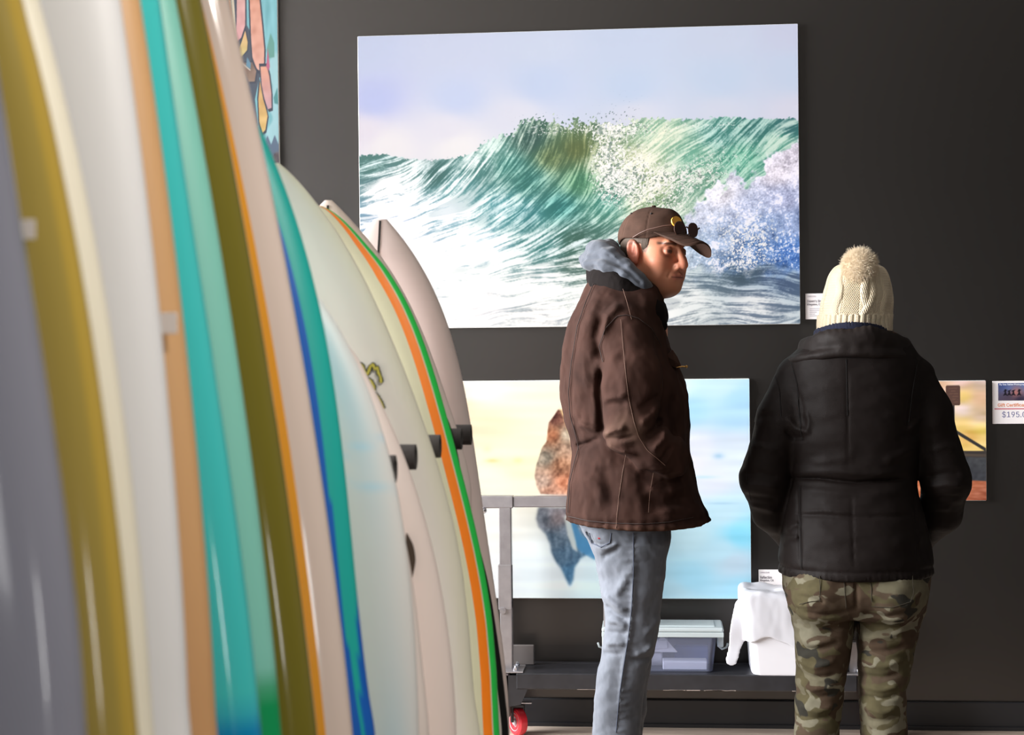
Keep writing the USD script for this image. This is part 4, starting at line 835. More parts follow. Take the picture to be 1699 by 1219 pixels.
# chest pocket flap with its zip pull
flap = [(1104, 590), (1116, 580), (1124, 592), (1131, 608), (1124, 612), (1112, 606)]
def flap_mesh(pts, th=.006, out=.004, Y0=None):
    P3 = np.array([at(a, b, Y0) for a, b in pts]); c0 = P3.mean(0); V = np.vstack([P3, P3 + [0, th, 0], [c0 + [0, -out, 0]]]); n = len(pts); F = []
    for i in range(n):
        j = (i+1) % n; F += [[i, j, n+j], [i, n+j, n+i], [2*n, j, i]]
    m = trimesh.Trimesh(V, F, process=False); m.fix_normals(); return m
yf = jk.vertices[cKDTree(jk.vertices).query(m_at(1116, 598, -.10))[1]][1]
obj('pocket_flap', flap_mesh(flap, .05, .010, yf-.012), duck, jp, color=np.zeros((13, 3)) + c(66, 46, 39))
brass = mat('brass', (206, 160, 92), rough=.35, metal=.8)
a, b = at(1122, 609, yf-.012), at(1139, 608, yf-.012); obj('zip_pull', cat([tube([a, (a+b)/2+[0, 0, .001], b], .0022, 8), trimesh.creation.icosphere(2, .0042).apply_translation(b)]), brass, jp)
# collar: a band of dark corduroy round the neck, low in front
def ring_pts(cpx, cpy, ax, ay, depth, n=40, dy=0.0):
    th = np.linspace(0, 2*np.pi, n, endpoint=False); return np.array([m_at(cpx + ax*math.cos(t), cpy + ay*math.cos(t), dy + depth*math.sin(t)) for t in th])
def ring_field(P, pts, r, squash=1.0):
    D = np.full(P.shape[:-1], 9.0); s = np.array([1, 1, squash]); Q = P*s
    for i in range(len(pts)): D = np.minimum(D, cone(Q, pts[i]*s, pts[(i+1) % len(pts)]*s, r, r))
    return D
rp = ring_pts(1041, 490, 53, 33, .112)
col_m = field_mesh(lambda P: ring_field(P, rp, .026, .55) - .0022*np.sin((P[..., 0]*.8+P[..., 1])*700)*.3 - .002*noise3(P, 3, (.04,)*3), rp.min(0) - .05, rp.max(0) + .05, .0045, 1)
obj('collar', col_m, mat('dark_corduroy', (21, 16, 15), rough=.95, spec=.15, bump=(500, .5)), man, smooth=True)
lap = field_mesh(lambda P: chain(P, [m_at(1062, 500, -.115), m_at(1083, 516, -.10), m_at(1097, 540, -.07)], [.026, .030, .018], .02), m_at(1055, 560, -.16)*[1, 1, 1] - [0, 0, .02], m_at(1120, 470, .04) + [0, 0, .03], .004, 1)
obj('collar_point', lap, mat('dark_corduroy'), man, smooth=True)
# hood bunched behind the neck
def hood(P):
    d = chain(P, [m_at(977, 431, .05), m_at(984, 435, -.04), m_at(1010, 440, -.088), m_at(1040, 452, -.105), m_at(1064, 472, -.095), m_at(1080, 491, -.065)], [.026, .027, .026, .025, .023, .018], .012)
    d = smin(d, chain(P, [m_at(986, 414, .06), m_at(992, 415, -.03), m_at(1012, 424, -.075), m_at(1036, 440, -.098), m_at(1052, 455, -.10)], [.025, .027, .025, .018, .012], .01), .008)
    d = smin(d, chain(P, [m_at(1000, 420, .03), m_at(1008, 422, .1), m_at(1040, 445, .13), m_at(1070, 475, .08)], [.04, .035, .03, .024], .02), .02)
    d = smin(d, cone(P, m_at(1010, 430, -.03), m_at(1025, 448, .03), .042, .05), .02)
    for pts, w, h in (([(968, 428), (1000, 428), (1035, 445), (1062, 468)], .006, -.007), ([(985, 441), (1015, 447), (1045, 460)], .004, -.004), ([(1000, 412), (1014, 420), (1030, 436)], .005, .003)):
        D, T = seg2(P[..., 0], P[..., 2], pts, YM-.10); d = d - h*np.exp(-(D/w)**2)*(P[..., 1] < YM+.02)
    d = d - .003*noise3(P, 41, (.03, .03, .02))
    return smax(d, -(head_field(to_l(P)) - .004), .006)
hd = field_mesh(hood, m_at(960, 505)*[1, 0, 1] + [-.01, YM-.17, 0], m_at(1100, 392)*[1, 0, 1] + [0, YM+.19, .01], .004, 1)
obj('hood', hd, mat('grey_fleece', (82, 86, 94), rough=.95, spec=.15, bump=(420, .5), sheen=.2), man, smooth=True)
# hair under the cap
def hair_f(P):
    Q = to_l(P); x, y, z = Q[..., 0], Q[..., 1], Q[..., 2]
    d = ell(Q, (-.016, 0, .036), (.1025, .0795, .0955)); d = smin(d, cone(Q, (-.07, 0, -.01), (-.068, 0, -.06), .04, .03), .03)
    low = np.interp(x, [-.13, -.075, -.034, -.028, .008, .012, .030, .036, .06], [-.085, -.085, -.060, .018, .018, -.004, .000, .034, .06])
    reg = np.maximum(low - z, z - .06)
    return np.maximum(d, reg)
hr = field_mesh(hair_f, hp - [.15, .15, .12], hp + [.15, .15, .07], .003, 2)
obj('hair', hr, mat('brown_hair', (72, 56, 42), rough=.7, bump=(300, .8, (1, 1, .15))), man, smooth=True)
# cap: crown, brim, button, eyelets, seams
capm = mat('cap_twill', (68, 49, 40), rough=.9, spec=.15, bump=(700, .3), var=(30, .18))
def cap_f(P):
    Q = to_l(P); x, y, z = Q[..., 0], Q[..., 1], Q[..., 2]
    d = ell(Q, (-.014, 0, .040), (.1105, .088, .0915)); d = smin(d, cone(Q, (.06, 0, .06), (.05, 0, .09), .035, .03), .03)
    ang = np.arctan2(y, x+.014); seam = np.minimum(np.abs(np.sin(ang*3/1.0 + np.pi/2*0)), 1)
    d = d + .0016*np.exp(-(seam/.07)**2)*sstep(.02, .05, np.hypot(x+.014, y)) - .0012*noise3(P, 61, (.04,)*3)
    edge = .033 + .10*(x*.12) - .018*sstep(-.05, -.11, x) + .012*sstep(.03, .09, x)
    d = smax(d, edge - z, .003)
    inner = ell(Q, (-.014, 0, .040), (.1015, .079, .0835)); return smax(d, -np.maximum(inner, z-edge-.02), .002)
cp = field_mesh(cap_f, hp - [.16, .16, .03], hp + [.16, .16, .16], .003, 1)
capp = obj('cap', cp, capm, man, smooth=True, label='brown cotton cap')
U, Vv = np.meshgrid(np.linspace(-1, 1, 41), np.linspace(0, 1, 20), indexing='ij')
def brim_pt(u, v, lift=0.0):
    half = .077; y = half*np.sin(u*1.35)/math.sin(1.35)*(1 - .10*v)
    root = -.022 + .105*np.sqrt(np.maximum(1-(y/.0885)**2, 0.02)); tip = .052 + .142*np.sqrt(np.maximum(1-(np.abs(u))**2.6, 0)); x = root*(1-v) + np.maximum(tip, root)*v
    zz = .060 - .24*y*np.clip(x/.12, 0, 1) - .20*np.maximum(x-.06, 0) - .12*np.maximum(x-.13, 0) - 9.0*y**2*np.clip(x/.15, .12, 1.2) + lift; return np.stack([x, y, zz], -1)
top = brim_pt(U, Vv, .0026).reshape(-1, 3); bot = brim_pt(U, Vv, -.0026).reshape(-1, 3); q = sheet(41, 20); N0 = len(top)
rim = [a for a in range(20)] + [i*20+19 for i in range(1, 41)] + [40*20+j for j in range(18, -1, -1)] + [i*20 for i in range(39, 0, -1)]
F = np.vstack([q[:, [0, 1, 2]], q[:, [0, 2, 3]], (q[:, ::-1]+N0)[:, [0, 1, 2]], (q[:, ::-1]+N0)[:, [0, 2, 3]]] + [[[rim[i], rim[i-1], N0+rim[i-1]], [rim[i], N0+rim[i-1], N0+rim[i]]] for i in range(len(rim))])
bm = trimesh.Trimesh(to_w(np.vstack([top, bot])), F, process=False); bm.fix_normals()
obj('brim', bm, capm, capp, smooth=50)
for k in range(4):
    L = [to_w(brim_pt(np.array([u]), np.array([.30+.2*k]), .0030))[0] for u in np.linspace(-.93, .93, 30)]; obj('brim_stitching', tube(L, .0006, 5), mat('cap_thread', (66, 48, 40), rough=.9), capp)
obj('button', trimesh.creation.icosphere(2, 1.0).apply_transform(np.diag([.007, .007, .0028, 1])).apply_translation(to_w([[-.014, 0, .1335]])[0]), capm, capp, smooth=True)
for ang in (-1.05, -2.2, 1.05, 2.2):
    e = np.array([-.014 + .1105*math.cos(ang)*.68, .088*math.sin(ang)*.68, .040 + .0915*.735]); obj('eyelet', trimesh.creation.icosphere(1, .0038).apply_translation(to_w([e*1.0])[0]), mat('eyelet_thread', (40, 30, 26), rough=.9), capp)
e = to_w([[.0965, -.022, .087]])[0]; nrm = to_w([[.1985, -.050, .123]])[0]-e; nrm /= np.linalg.norm(nrm)
pt = trimesh.creation.cylinder(radius=1, height=1, sections=24); pt.apply_transform(np.diag([.015, .0165, .005, 1])); pt.apply_transform(trimesh.geometry.align_vectors([0, 0, 1], nrm)); pt.apply_translation(e)
obj('patch', pt, mat('gold_patch', (226, 166, 60), rough=.5), capp, label='round gold patch')
# sunglasses resting on the cap's brim
sg = thing('sunglasses', 'brown tinted sunglasses resting on the brim of the brown cap', 'sunglasses', tuple(to_w([[.115, 0, .065]])[0]))
tort = mat('tortoise_frame', (70, 40, 26), rough=.5); lens = usdkit.material(stage, '/World/Looks/brown_lens', {'p': ('principled_bsdf', {'base_color': tuple(lin((72, 38, 24))), 'roughness': .08, 'transmission_weight': .35, 'ior': 1.3, 'coat_weight': .6})}, [], surface='p.BSDF')
def lens_mesh(s, k=1.0, th=.0014):
    t = np.linspace(0, 2*np.pi, 36, endpoint=False); rr = np.linspace(0, 1, 8)[1:]; V = []
    for off in (0, -th):
        V.append([[.1185+off, s*.030, .066]])
        for r in rr: V.append(np.stack([.1185 + off - .5*((s*.030 + r*k*.0225*np.cos(t))**2)*3.0*.6 + .5*(.034**2)*3*.6 - .25*r*np.sin(t)*.0 - .10*(r*k*.019*np.sin(t)), s*.030 + r*k*.0225*np.sign(np.cos(t))*np.abs(np.cos(t))**.85, .066 + r*k*.0205*np.sign(np.sin(t))*np.abs(np.sin(t))**.9], 1))
    V = np.vstack(V); n = 36; R = len(rr); F = []; H = 1 + R*n
    for o in (0, H):
        for j in range(n):
            F.append([o, o+1+j, o+1+(j+1) % n])
            for i in range(R-1):
                a = o+1+i*n; F += [[a+j, a+n+j, a+n+(j+1) % n], [a+j, a+n+(j+1) % n, a+(j+1) % n]]
    a = 1+(R-1)*n
    for j in range(n): F += [[a+j, H+a+j, H+a+(j+1) % n], [a+j, H+a+(j+1) % n, a+(j+1) % n]]
    m = trimesh.Trimesh(to_w(V), F, process=False); m.fix_normals(); return m, to_w(V[a:a+n])
for s in (-1, 1):
    lm, rimp = lens_mesh(s); obj('lens', lm, lens, sg, smooth=40); obj('lens_rim', tube(rimp, .0013, 8, closed=True), tort, sg, smooth=True)
    A = to_w([[.1155, s*.061, .074], [.095, s*.078, .070], [.05, s*.0935, .058], [.02, s*.0955, .046], [-.006, s*.093, .034]]); obj('temple', tube(A, [.0026, .0022, .0017, .0020, .0024], 8), tort, sg, smooth=True)
obj('bridge', tube(to_w([[.118, -.0085, .070], [.1195, 0, .073], [.118, .0085, .070]]), .0018, 8), tort, sg)
# jeans
NEAR = [(858, 962, 1110, .085), (880, 968, 1111, .092), (900, 979, 1110, .092), (925, 986, 1106, .09), (960, 993, 1102, .088), (1000, 1000, 1098, .084), (1030, 1003, 1094, .080), (1060, 1001, 1090, .076), (1090, 996, 1082, .072), (1115, 992, 1073, .068), (1150, 988, 1069, .066), (1219, 983, 1063, .064), (1300, 984, 1058, .062), (1392, 984, 1066, .060)]
FAR = [(858, 966, 1106, .085), (900, 984, 1106, .09), (960, 997, 1098, .086), (1000, 1003, 1093, .082), (1060, 1004, 1087, .074), (1105, 1000, 1078, .068), (1150, 996, 1075, .066), (1219, 992, 1068, .064), (1392, 994, 1072, .06)]
NL = [([(1000, 990), (1018, 1004), (1044, 1018)], .009, .007), ([(1003, 1008), (1020, 1022), (1046, 1034)], .008, -.007), ([(1003, 1036), (1022, 1034), (1044, 1044)], .009, .007), ([(1003, 1056), (1024, 1054), (1040, 1058)], .008, -.006), ([(1000, 1076), (1020, 1070), (1040, 1074)], .008, .006), ([(998, 1092), (1014, 1090), (1034, 1088)], .007, -.005), ([(1052, 935), (1035, 965), (1015, 1000)], .012, .006), ([(1086, 1076), (1070, 1086), (1050, 1090)], .009, .007), ([(1080, 1098), (1062, 1100), (1044, 1098)], .007, -.006), ([(1094, 1030), (1084, 1044), (1068, 1056)], .01, .004),
      ([(968, 880), (985, 905), (1010, 908)], .006, -.006), ([(985, 905), (1008, 912), (1030, 900)], .007, .005), ([(996, 930), (1010, 920), (1030, 905)], .009, -.005), ([(1052, 890), (1050, 1000), (1044, 1060), (1034, 1110), (1024, 1219)], .006, .0045), ([(1092, 980), (1080, 1010), (1072, 1040)], .01, -.003)]
def jeans(P):
    n = loft(P, NEAR, YM-.075, 2.3); f = loft(P, FAR, YM+.095, 2.3)
    hip = loft(P, [(820, 962, 1112, .17), (858, 962, 1112, .17), (890, 975, 1110, .165), (905, 985, 1106, .15)], YM+.01, 2.4)
    d = smin(smin(n, f, .012), hip, .02)
    z = P[..., 2]; seam = np.sin(z*330)*np.exp(-((P[..., 0]-np.interp(z, *zip(*sorted([(m_at(0, 900)[2], m_at(1049, 900)[0]), (m_at(0, 1219)[2], m_at(1024, 1219)[0]), (m_at(0, 1060)[2], m_at(1043, 1060)[0])]))))/.016)**2)
    d = d - 1.4*creases(P, YM-.06, NL, back=YM-.0) - .0016*seam - .0020*noise3(P, 15, (.05, .07, .04)) - .0006*noise3(P, 17, (.012, .012, .012))
    return smax(d, .085 - z, .01)
jn = field_mesh(jeans, m_at(955, 860)*[1, 0, 0] + [0, YM-.20, .07], m_at(1118, 815)*[1, 0, 1] + [0, YM+.22, .01], .0046, 1)
denim = mat('denim', tint=True, rough=.9, spec=.15, bump=(1100, .4), sheen=.1)
def jn_tint(V):
    k = noise3(V, 71, (.03, .03, .05)); k2 = noise3(V, 73, (.006, .006, .012)); fadek = .22*np.exp(-((V[:, 2]-m_at(0, 1000)[2])/.16)**2)
    return c(103, 107, 115)*(1 + .05*k + .05*k2 + fadek)[:, None]
jnp_ = obj('jeans', jn, denim, man, smooth=True, color=tinted(jn, jn_tint))
dth = mat('denim_thread', (70, 76, 92), rough=.9)
for pts in ([(1051, 884), (1051, 950), (1048, 1010), (1042, 1060), (1034, 1110), (1028, 1150), (1022, 1215)], [(978, 884), (982, 900), (996, 908), (1012, 900), (1014, 884)]): obj('denim_seam', surf_line(jn, pts, YM, .0013, -.0003), dth, jnp_)
bk = jn.vertices[cKDTree(jn.vertices).query(m_at(1000, 889, -.14))[1]]; obj('pocket_tag', rbox(bk[0]-.003, bk[0]+.003, bk[1]-.002, bk[1]+.01, bk[2]-.002, bk[2]+.002, .0004), mat('red_tag', (190, 60, 70), rough=.7), jnp_)
def shoe(name, at3, heading, parent, m, sole, ln=.28):
    """a laced shoe standing on the floor, heel at at3"""
    ch, sh = math.cos(heading), math.sin(heading); R = np.array([[ch, sh, 0], [-sh, ch, 0], [0, 0, 1.0]])
    def f(P):
        Q = (P-np.r_[at3[:2], 0])@R.T; d = chain(Q, [(.035, 0, .06), (.12, 0, .058), (.21, 0, .045), (ln-.045, 0, .04)], [.042, .046, .044, .036], .03); d = smin(d, cone(Q, (.045, 0, .07), (.04, 0, .115), .046, .05), .03)
        d = smax(d, -np.maximum(cone(Q, (.04, 0, .08), (.04, 0, .2), .038, .042), .1-Q[..., 2]), .004); return smax(d, .018-Q[..., 2], .004)
    lo = np.r_[at3[:2]-.36, 0]; m3 = field_mesh(f, lo, np.r_[at3[:2]+.36, .18], .006, 1); p = obj(name, m3, m, parent, smooth=True)
    from shapely.geometry import LineString
    s = trimesh.creation.extrude_polygon(LineString([(.04, 0), (.13, 0), (ln-.05, 0)]).buffer(.047), .02, engine='earcut'); v = s.vertices@R + np.r_[at3[:2], 0]; obj('sole', trimesh.Trimesh(v, s.faces, process=False), sole, p)
bootm = mat('brown_leather', (92, 66, 46), rough=.55); solem = mat('dark_rubber', (34, 32, 30), rough=.8)
for dy in (-.075, .095): a = m_at(1008, 1392, dy); shoe('boot', np.r_[a[0]-.02, a[1], 0], .1, man, bootm, solem)
# --- the woman, seen from behind
YW = 4.45
w_at = lambda px, py, dy=0.0: at(px, py, YW+dy)
woman = thing('person', 'woman seen from behind in black padded jacket, camouflage trousers and cream knitted hat', 'person', tuple(np.r_[w_at(1420, 1300)[:2], 0]))
hw_w, hw_l = mk_head(w_at(1420, 514, .026), math.pi/2 - .05, .05, .95)
WL = [(1010, 1311, 1418, .100), (1040, 1316, 1417, .096), (1060, 1318, 1415, .092), (1100, 1320, 1409, .083), (1120, 1321, 1405, .080), (1150, 1321, 1400, .076), (1170, 1319, 1398, .075), (1219, 1317, 1391, .072), (1290, 1322, 1384, .062), (1388, 1328, 1380, .052)]
WR = [(1010, 1418, 1532, .100), (1040, 1420, 1525, .096), (1060, 1421, 1521, .092), (1090, 1422, 1515, .085), (1120, 1424, 1509, .080), (1150, 1425, 1504, .076), (1180, 1426, 1503, .075), (1219, 1430, 1505, .073), (1290, 1434, 1500, .062), (1388, 1438, 1494, .052)]
WT = [(548, 1365, 1478, .10), (556, 1352, 1494, .11), (566, 1338, 1508, .122), (580, 1320, 1518, .132), (596, 1308, 1526, .138), (620, 1302, 1534, .142), (660, 1302, 1534, .145), (700, 1302, 1530, .146), (740, 1304, 1526, .144), (780, 1309, 1521, .138), (797, 1312, 1519, .132), (820, 1307, 1524, .142), (860, 1300, 1533, .158), (900, 1295, 1541, .168), (930, 1292, 1547, .172), (955, 1293, 1548, .172), (970, 1296, 1546, .17)]
def w_body(P):
    d = head_field(hw_l(P)); d = smin(d, cone(P, w_at(1420, 560, -.02), w_at(1420, 600, -.01), .052, .06), .03)
    d = smin(d, chain(P, [w_at(1350, 625), w_at(1490, 625)], [.06, .06]), .05); d = smin(d, chain(P, [w_at(1420, 640), w_at(1418, 790), w_at(1420, 930)], [.10, .09, .12], .05), .06)
    for s, hand in ((-1, w_at(1325, 893, .15)), (1, w_at(1515, 893, .15))):
        a = [w_at(1420+s*96, 640), w_at(1419+s*150, 795, .0), hand]; d = smin(d, limb(P, a, [.045, .04, .028]), .02); d = smin(d, hand_field(P, hand, (-.55*s, .55, -.6), (-.2*s, -.5, .3), s, .8), .015)
    for rows in (WL, WR):
        q = [w_at((r[1]+r[2])/2, r[0]) for r in rows]; d = np.minimum(d, chain(P, [w_at(1420, 940)] + q, [.10] + [(r[2]-r[1])/2/584*.72 for r in rows], .02))
        f = w_at((rows[-1][1]+rows[-1][2])/2, 1392); d = smin(d, chain(P, [np.r_[f[0], f[1]-.02, .055], np.r_[f[0], f[1]+.08, .045], np.r_[f[0], f[1]+.14, .036]], [.034, .032, .022]), .02)
    return d
whc = w_at(1420, 512); wh = field_mesh(lambda P: head_field(hw_l(P)), whc - [.15, .16, .18], whc + [.15, .17, .15], .0030, 1); whl = hw_l(np.asarray(wh.vertices))
wb = field_mesh(lambda P: w_body(P) + np.where(hw_l(P)[..., 2] > -.10, .1, 0), w_at(1420, 900)*[1, 1, 0] + [-.34, -.24, -.01], w_at(1420, 560)*[1, 1, 1] + [.36, .36, .05], .009, 2)
obj('body', join([wh, wb]), skin, woman, smooth=True, color=np.vstack([head_tint(whl, 0), skin_col(wb.vertices)]))
# padded jacket
WC = [([(1310, 797), (1360, 794), (1420, 800), (1470, 797), (1522, 795)], .0055, -.012), ([(1310, 785), (1380, 780), (1440, 786), (1520, 782)], .010, .005), ([(1306, 812), (1420, 818), (1526, 812)], .012, .005),
      ([(1302, 856), (1360, 853), (1420, 856), (1480, 855), (1534, 856)], .006, -.004), ([(1318, 852), (1370, 846), (1410, 850)], .005, .003),
      ([(1324, 640), (1334, 680), (1338, 720)], .005, -.003), ([(1516, 640), (1508, 690), (1506, 730)], .005, -.003), ([(1404, 600), (1405, 690), (1406, 790)], .004, -.0025), ([(1326, 805), (1327, 870), (1329, 946)], .004, -.0035), ([(1520, 805), (1520, 870), (1522, 946)], .004, -.003), ([(1411, 810), (1412, 880), (1413, 946)], .004, -.0025),
      ([(1306, 690), (1322, 712), (1345, 718)], .008, .006), ([(1302, 712), (1320, 728), (1340, 726)], .007, -.006), ([(1336, 680), (1342, 700), (1338, 724)], .007, .005), ([(1534, 690), (1516, 708), (1500, 716)], .008, .005), ([(1530, 720), (1510, 726), (1490, 722)], .008, -.004),
      ([(1340, 770), (1380, 764), (1420, 752)], .012, .004), ([(1460, 766), (1500, 752), (1520, 740)], .012, .004), ([(1350, 832), (1400, 836), (1460, 832)], .012, .003), ([(1304, 888), (1316, 874), (1330, 868)], .008, .005), ([(1296, 914), (1312, 896), (1328, 890)], .008, .004),
      ([(1232, 790), (1258, 786), (1300, 796)], .007, -.005), ([(1231, 806), (1262, 806), (1300, 812)], .008, .006), ([(1236, 825), (1264, 828), (1298, 834)], .007, -.005), ([(1242, 845), (1268, 848), (1296, 856)], .008, .005), ([(1244, 745), (1262, 740), (1292, 752)], .009, .004), ([(1256, 700), (1276, 690), (1296, 700)], .01, -.003), ([(1604, 790), (1578, 786), (1536, 796)], .007, -.005), ([(1607, 808), (1578, 806), (1540, 812)], .008, .006), ([(1604, 828), (1570, 828), (1540, 834)], .007, -.005), ([(1592, 850), (1566, 848), (1540, 856)], .008, .005), ([(1598, 745), (1576, 740), (1546, 752)], .009, .004)]
whem = w_at(1420, 951)[2]
def w_jacket(P):
    d = loft(P, WT, YW, 2.3)
    for pts in ([w_at(1322, 628, 0), w_at(1300, 690, -.01), w_at(1268, 792, -.01)], [w_at(1516, 628, 0), w_at(1538, 690, -.01), w_at(1570, 796, -.01)]):
        d = smin(d, chain(P, pts, [.062, .066, .067], .03), .018)
    d = smin(d, chain(P, [w_at(1268, 792, -.01), w_at(1284, 848, .05), w_at(1316, 892, .13)], [.066, .056, .046], .02), .012)
    d = smin(d, chain(P, [w_at(1570, 796, -.01), w_at(1560, 848, .05), w_at(1525, 892, .13)], [.066, .058, .046], .02), .012)
    d = d - creases(P, YW, WC, back=YW+.03) - .0015*noise3(P, 31, (.08, .08, .04)) - .0004*noise3(P, 33, (.02, .02, .014))
    x = P[..., 0]; d = d + .0035*np.exp(-((P[..., 2]-whem-.026)/.004)**2) - .0010*np.sin(x*520 + 2*np.sin(x*90))*sstep(whem+.026, whem+.01, P[..., 2])
    d = smax(d, whem - P[..., 2], .008); inner = loft(P, WT, YW, 2.3, -.016); return smax(d, -np.maximum(inner, P[..., 2]-whem-.04), .006)
wj = field_mesh(w_jacket, w_at(1215, 958)*[1, 0, 1] + [0, YW-.24, -.03], w_at(1622, 540)*[1, 0, 1] + [0, YW+.26, .02], .0048, 1)
nylon = mat('black_nylon', (26, 18.5, 16.5), rough=.62, spec=.22, bump=(500, .25))
wjp = obj('jacket', wj, nylon, woman, smooth=True)
nth = mat('black_thread', (12, 10, 10), rough=.8)
for pts in ([(1312, 600), (1322, 640), (1326, 690), (1330, 730)], [(1522, 604), (1514, 650), (1508, 700)], [(1404, 596), (1405, 640), (1406, 690)], [(1326, 806), (1327, 870), (1329, 944)], [(1252, 700), (1244, 740), (1238, 790), (1246, 830)], [(1286, 624), (1293, 650), (1296, 690)]): obj('seam', surf_line(wj, pts, YW, .0009, .0), nth, wjp)
def strap_field(pts, hgt, th):
    def f(P):
        D = np.full(P.shape[:-1], 9.0)
        for i in range(len(pts)-1):
            a, b = pts[i], pts[i+1]; t = np.clip(((P[..., 0]-a[0])*(b[0]-a[0]) + (P[..., 1]-a[1])*(b[1]-a[1]))/((b[0]-a[0])**2 + (b[1]-a[1])**2 + 1e-9), 0, 1)
            q = np.hypot(P[..., 0]-a[0]-t*(b[0]-a[0]), P[..., 1]-a[1]-t*(b[1]-a[1])); zz = a[2] + t*(b[2]-a[2]); D = np.minimum(D, np.sqrt((q/th)**2 + ((P[..., 2]-zz)/hgt)**2 + 1e-9)-1)
        return D*th
    return f
# the collar: a broad folded roll that slopes down onto the shoulders, with a navy knit edge inside
cr = np.array([w_at(1420 + 84*math.sin(t), 565 - 2 + 20*abs(math.sin(t))**2.2, -.132*math.cos(t)) for t in np.linspace(-2.5, 2.5, 44)])
cr2 = np.array([w_at(1418 + 100*math.sin(t), 584 + 15*abs(math.sin(t))**2, -.132*math.cos(t)) for t in np.linspace(-2.2, 2.2, 44)])
def w_collar(P):
    d = strap_field(cr, .034, .020)(P); d = smin(d, strap_field(cr2, .016, .022)(P), .014)
    D, T = seg2(P[..., 0], P[..., 2], [(1330, 596), (1370, 575), (1420, 566), (1470, 572), (1515, 598)], YW-.1)
    return d - .002*noise3(P, 51, (.04, .04, .03)) - .0012*np.sin(P[..., 0]*330)*sstep(w_at(0, 575)[2], w_at(0, 556)[2], P[..., 2])
wc = field_mesh(w_collar, w_at(1290, 625)*[1, 0, 1] + [0, YW-.16, 0], w_at(1548, 535)*[1, 0, 1] + [0, YW+.14, .01], .0045, 1)
obj('collar', wc, mat('brown_black_nylon', (34, 27, 25), rough=.62, spec=.25, bump=(500, .25)), woman, smooth=True)
kr = np.array([w_at(1416 + 62*math.sin(t), 544 + 3 + 12*abs(math.sin(t))**2.2, -.119*math.cos(t)) for t in np.linspace(-2.5, 2.5, 40)])
kn = field_mesh(lambda P: strap_field(kr, .022, .008)(P) - .0008*np.sin(P[..., 0]*900), kr.min(0) - .04, kr.max(0) + .04, .0038, 1)
obj('knit_collar', kn, mat('navy_knit', (26, 30, 52), rough=.95), woman, smooth=True)
# camouflage trousers
hipW = [(925, 1304, 1538, .15), (950, 1299, 1543, .158), (975, 1300, 1541, .16), (1000, 1307, 1536, .145), (1018, 1314, 1530, .12)]
TC = [([(1318, 985), (1350, 990), (1366, 996)], .006, -.005), ([(1300, 975), (1322, 1003), (1356, 1000)], .006, .004), ([(1330, 1012), (1370, 1017), (1412, 1012)], .008, -.007), ([(1424, 1012), (1470, 1020), (1520, 1008)], .008, -.007), ([(1495, 1005), (1515, 990), (1532, 978)], .006, .005),
      ([(1322, 1064), (1350, 1072), (1390, 1062)], .010, .005), ([(1322, 1088), (1360, 1080), (1404, 1068)], .009, -.005), ([(1321, 1104), (1350, 1112), (1396, 1100)], .009, .006), ([(1322, 1122), (1352, 1130), (1398, 1124)], .008, -.006), ([(1322, 1140), (1350, 1150), (1396, 1140)], .008, .006), ([(1322, 1160), (1360, 1164), (1396, 1156)], .008, -.005), ([(1322, 1176), (1360, 1186), (1394, 1176)], .009, .006), ([(1322, 1196), (1360, 1200), (1390, 1194)], .008, -.005),
      ([(1426, 1064), (1470, 1058), (1516, 1046)], .010, .005), ([(1426, 1086), (1470, 1084), (1512, 1074)], .009, -.005), ([(1426, 1106), (1470, 1110), (1508, 1098)], .009, .006), ([(1428, 1128), (1468, 1130), (1504, 1120)], .008, -.006), ([(1428, 1146), (1468, 1150), (1502, 1142)], .008, .006), ([(1430, 1164), (1468, 1166), (1500, 1160)], .008, -.005), ([(1430, 1182), (1468, 1188), (1500, 1178)], .009, .006), ([(1436, 1204), (1470, 1202), (1500, 1198)], .008, -.005), ([(1418, 955), (1418, 985), (1419, 1012)], .006, -.005)]
def trousers(P):
    d = smin(smin(loft(P, WL, YW, 2.2), loft(P, WR, YW, 2.2), .010), loft(P, hipW, YW, 2.3), .012)
    for s in (-1, 1): d = smin(d, ell(P, w_at(1420+s*58, 985, -.075), (.085, .095, .085)), .03)
    d = d - creases(P, YW, TC, back=YW+.02) - .0016*noise3(P, 61, (.04, .04, .03)); return smax(d, .075-P[..., 2], .01)
tr = field_mesh(trousers, w_at(1285, 900)*[1, 0, 0] + [0, YW-.22, .06], w_at(1555, 915)*[1, 0, 1] + [0, YW+.20, .0], .0042, 1)
def camo(V):
    Q = V*[1, 1, 1.25]; f = lambda s, sc: noise3(Q + .018*np.stack([noise3(Q, s+40, (.05,)*3), noise3(Q, s+50, (.05,)*3), noise3(Q, s+60, (.05,)*3)], -1), s, (sc, sc, sc*.75))
    A = np.zeros((len(V), 3)) + c(92, 85, 62)
    for s, sc, th, col in ((101, .085, .35, (80, 65, 52)), (103, .075, .55, (116, 110, 90)), (105, .07, .85, (58, 56, 50)), (107, .05, 1.15, (132, 127, 108)), (109, .06, .9, (90, 76, 62))):
        m = sstep(th-.07, th+.07, f(s, sc))[:, None]; A = A*(1-m) + m*c(*col)
    return A*(1 + .05*noise3(V, 77, (.012,)*3))[:, None]
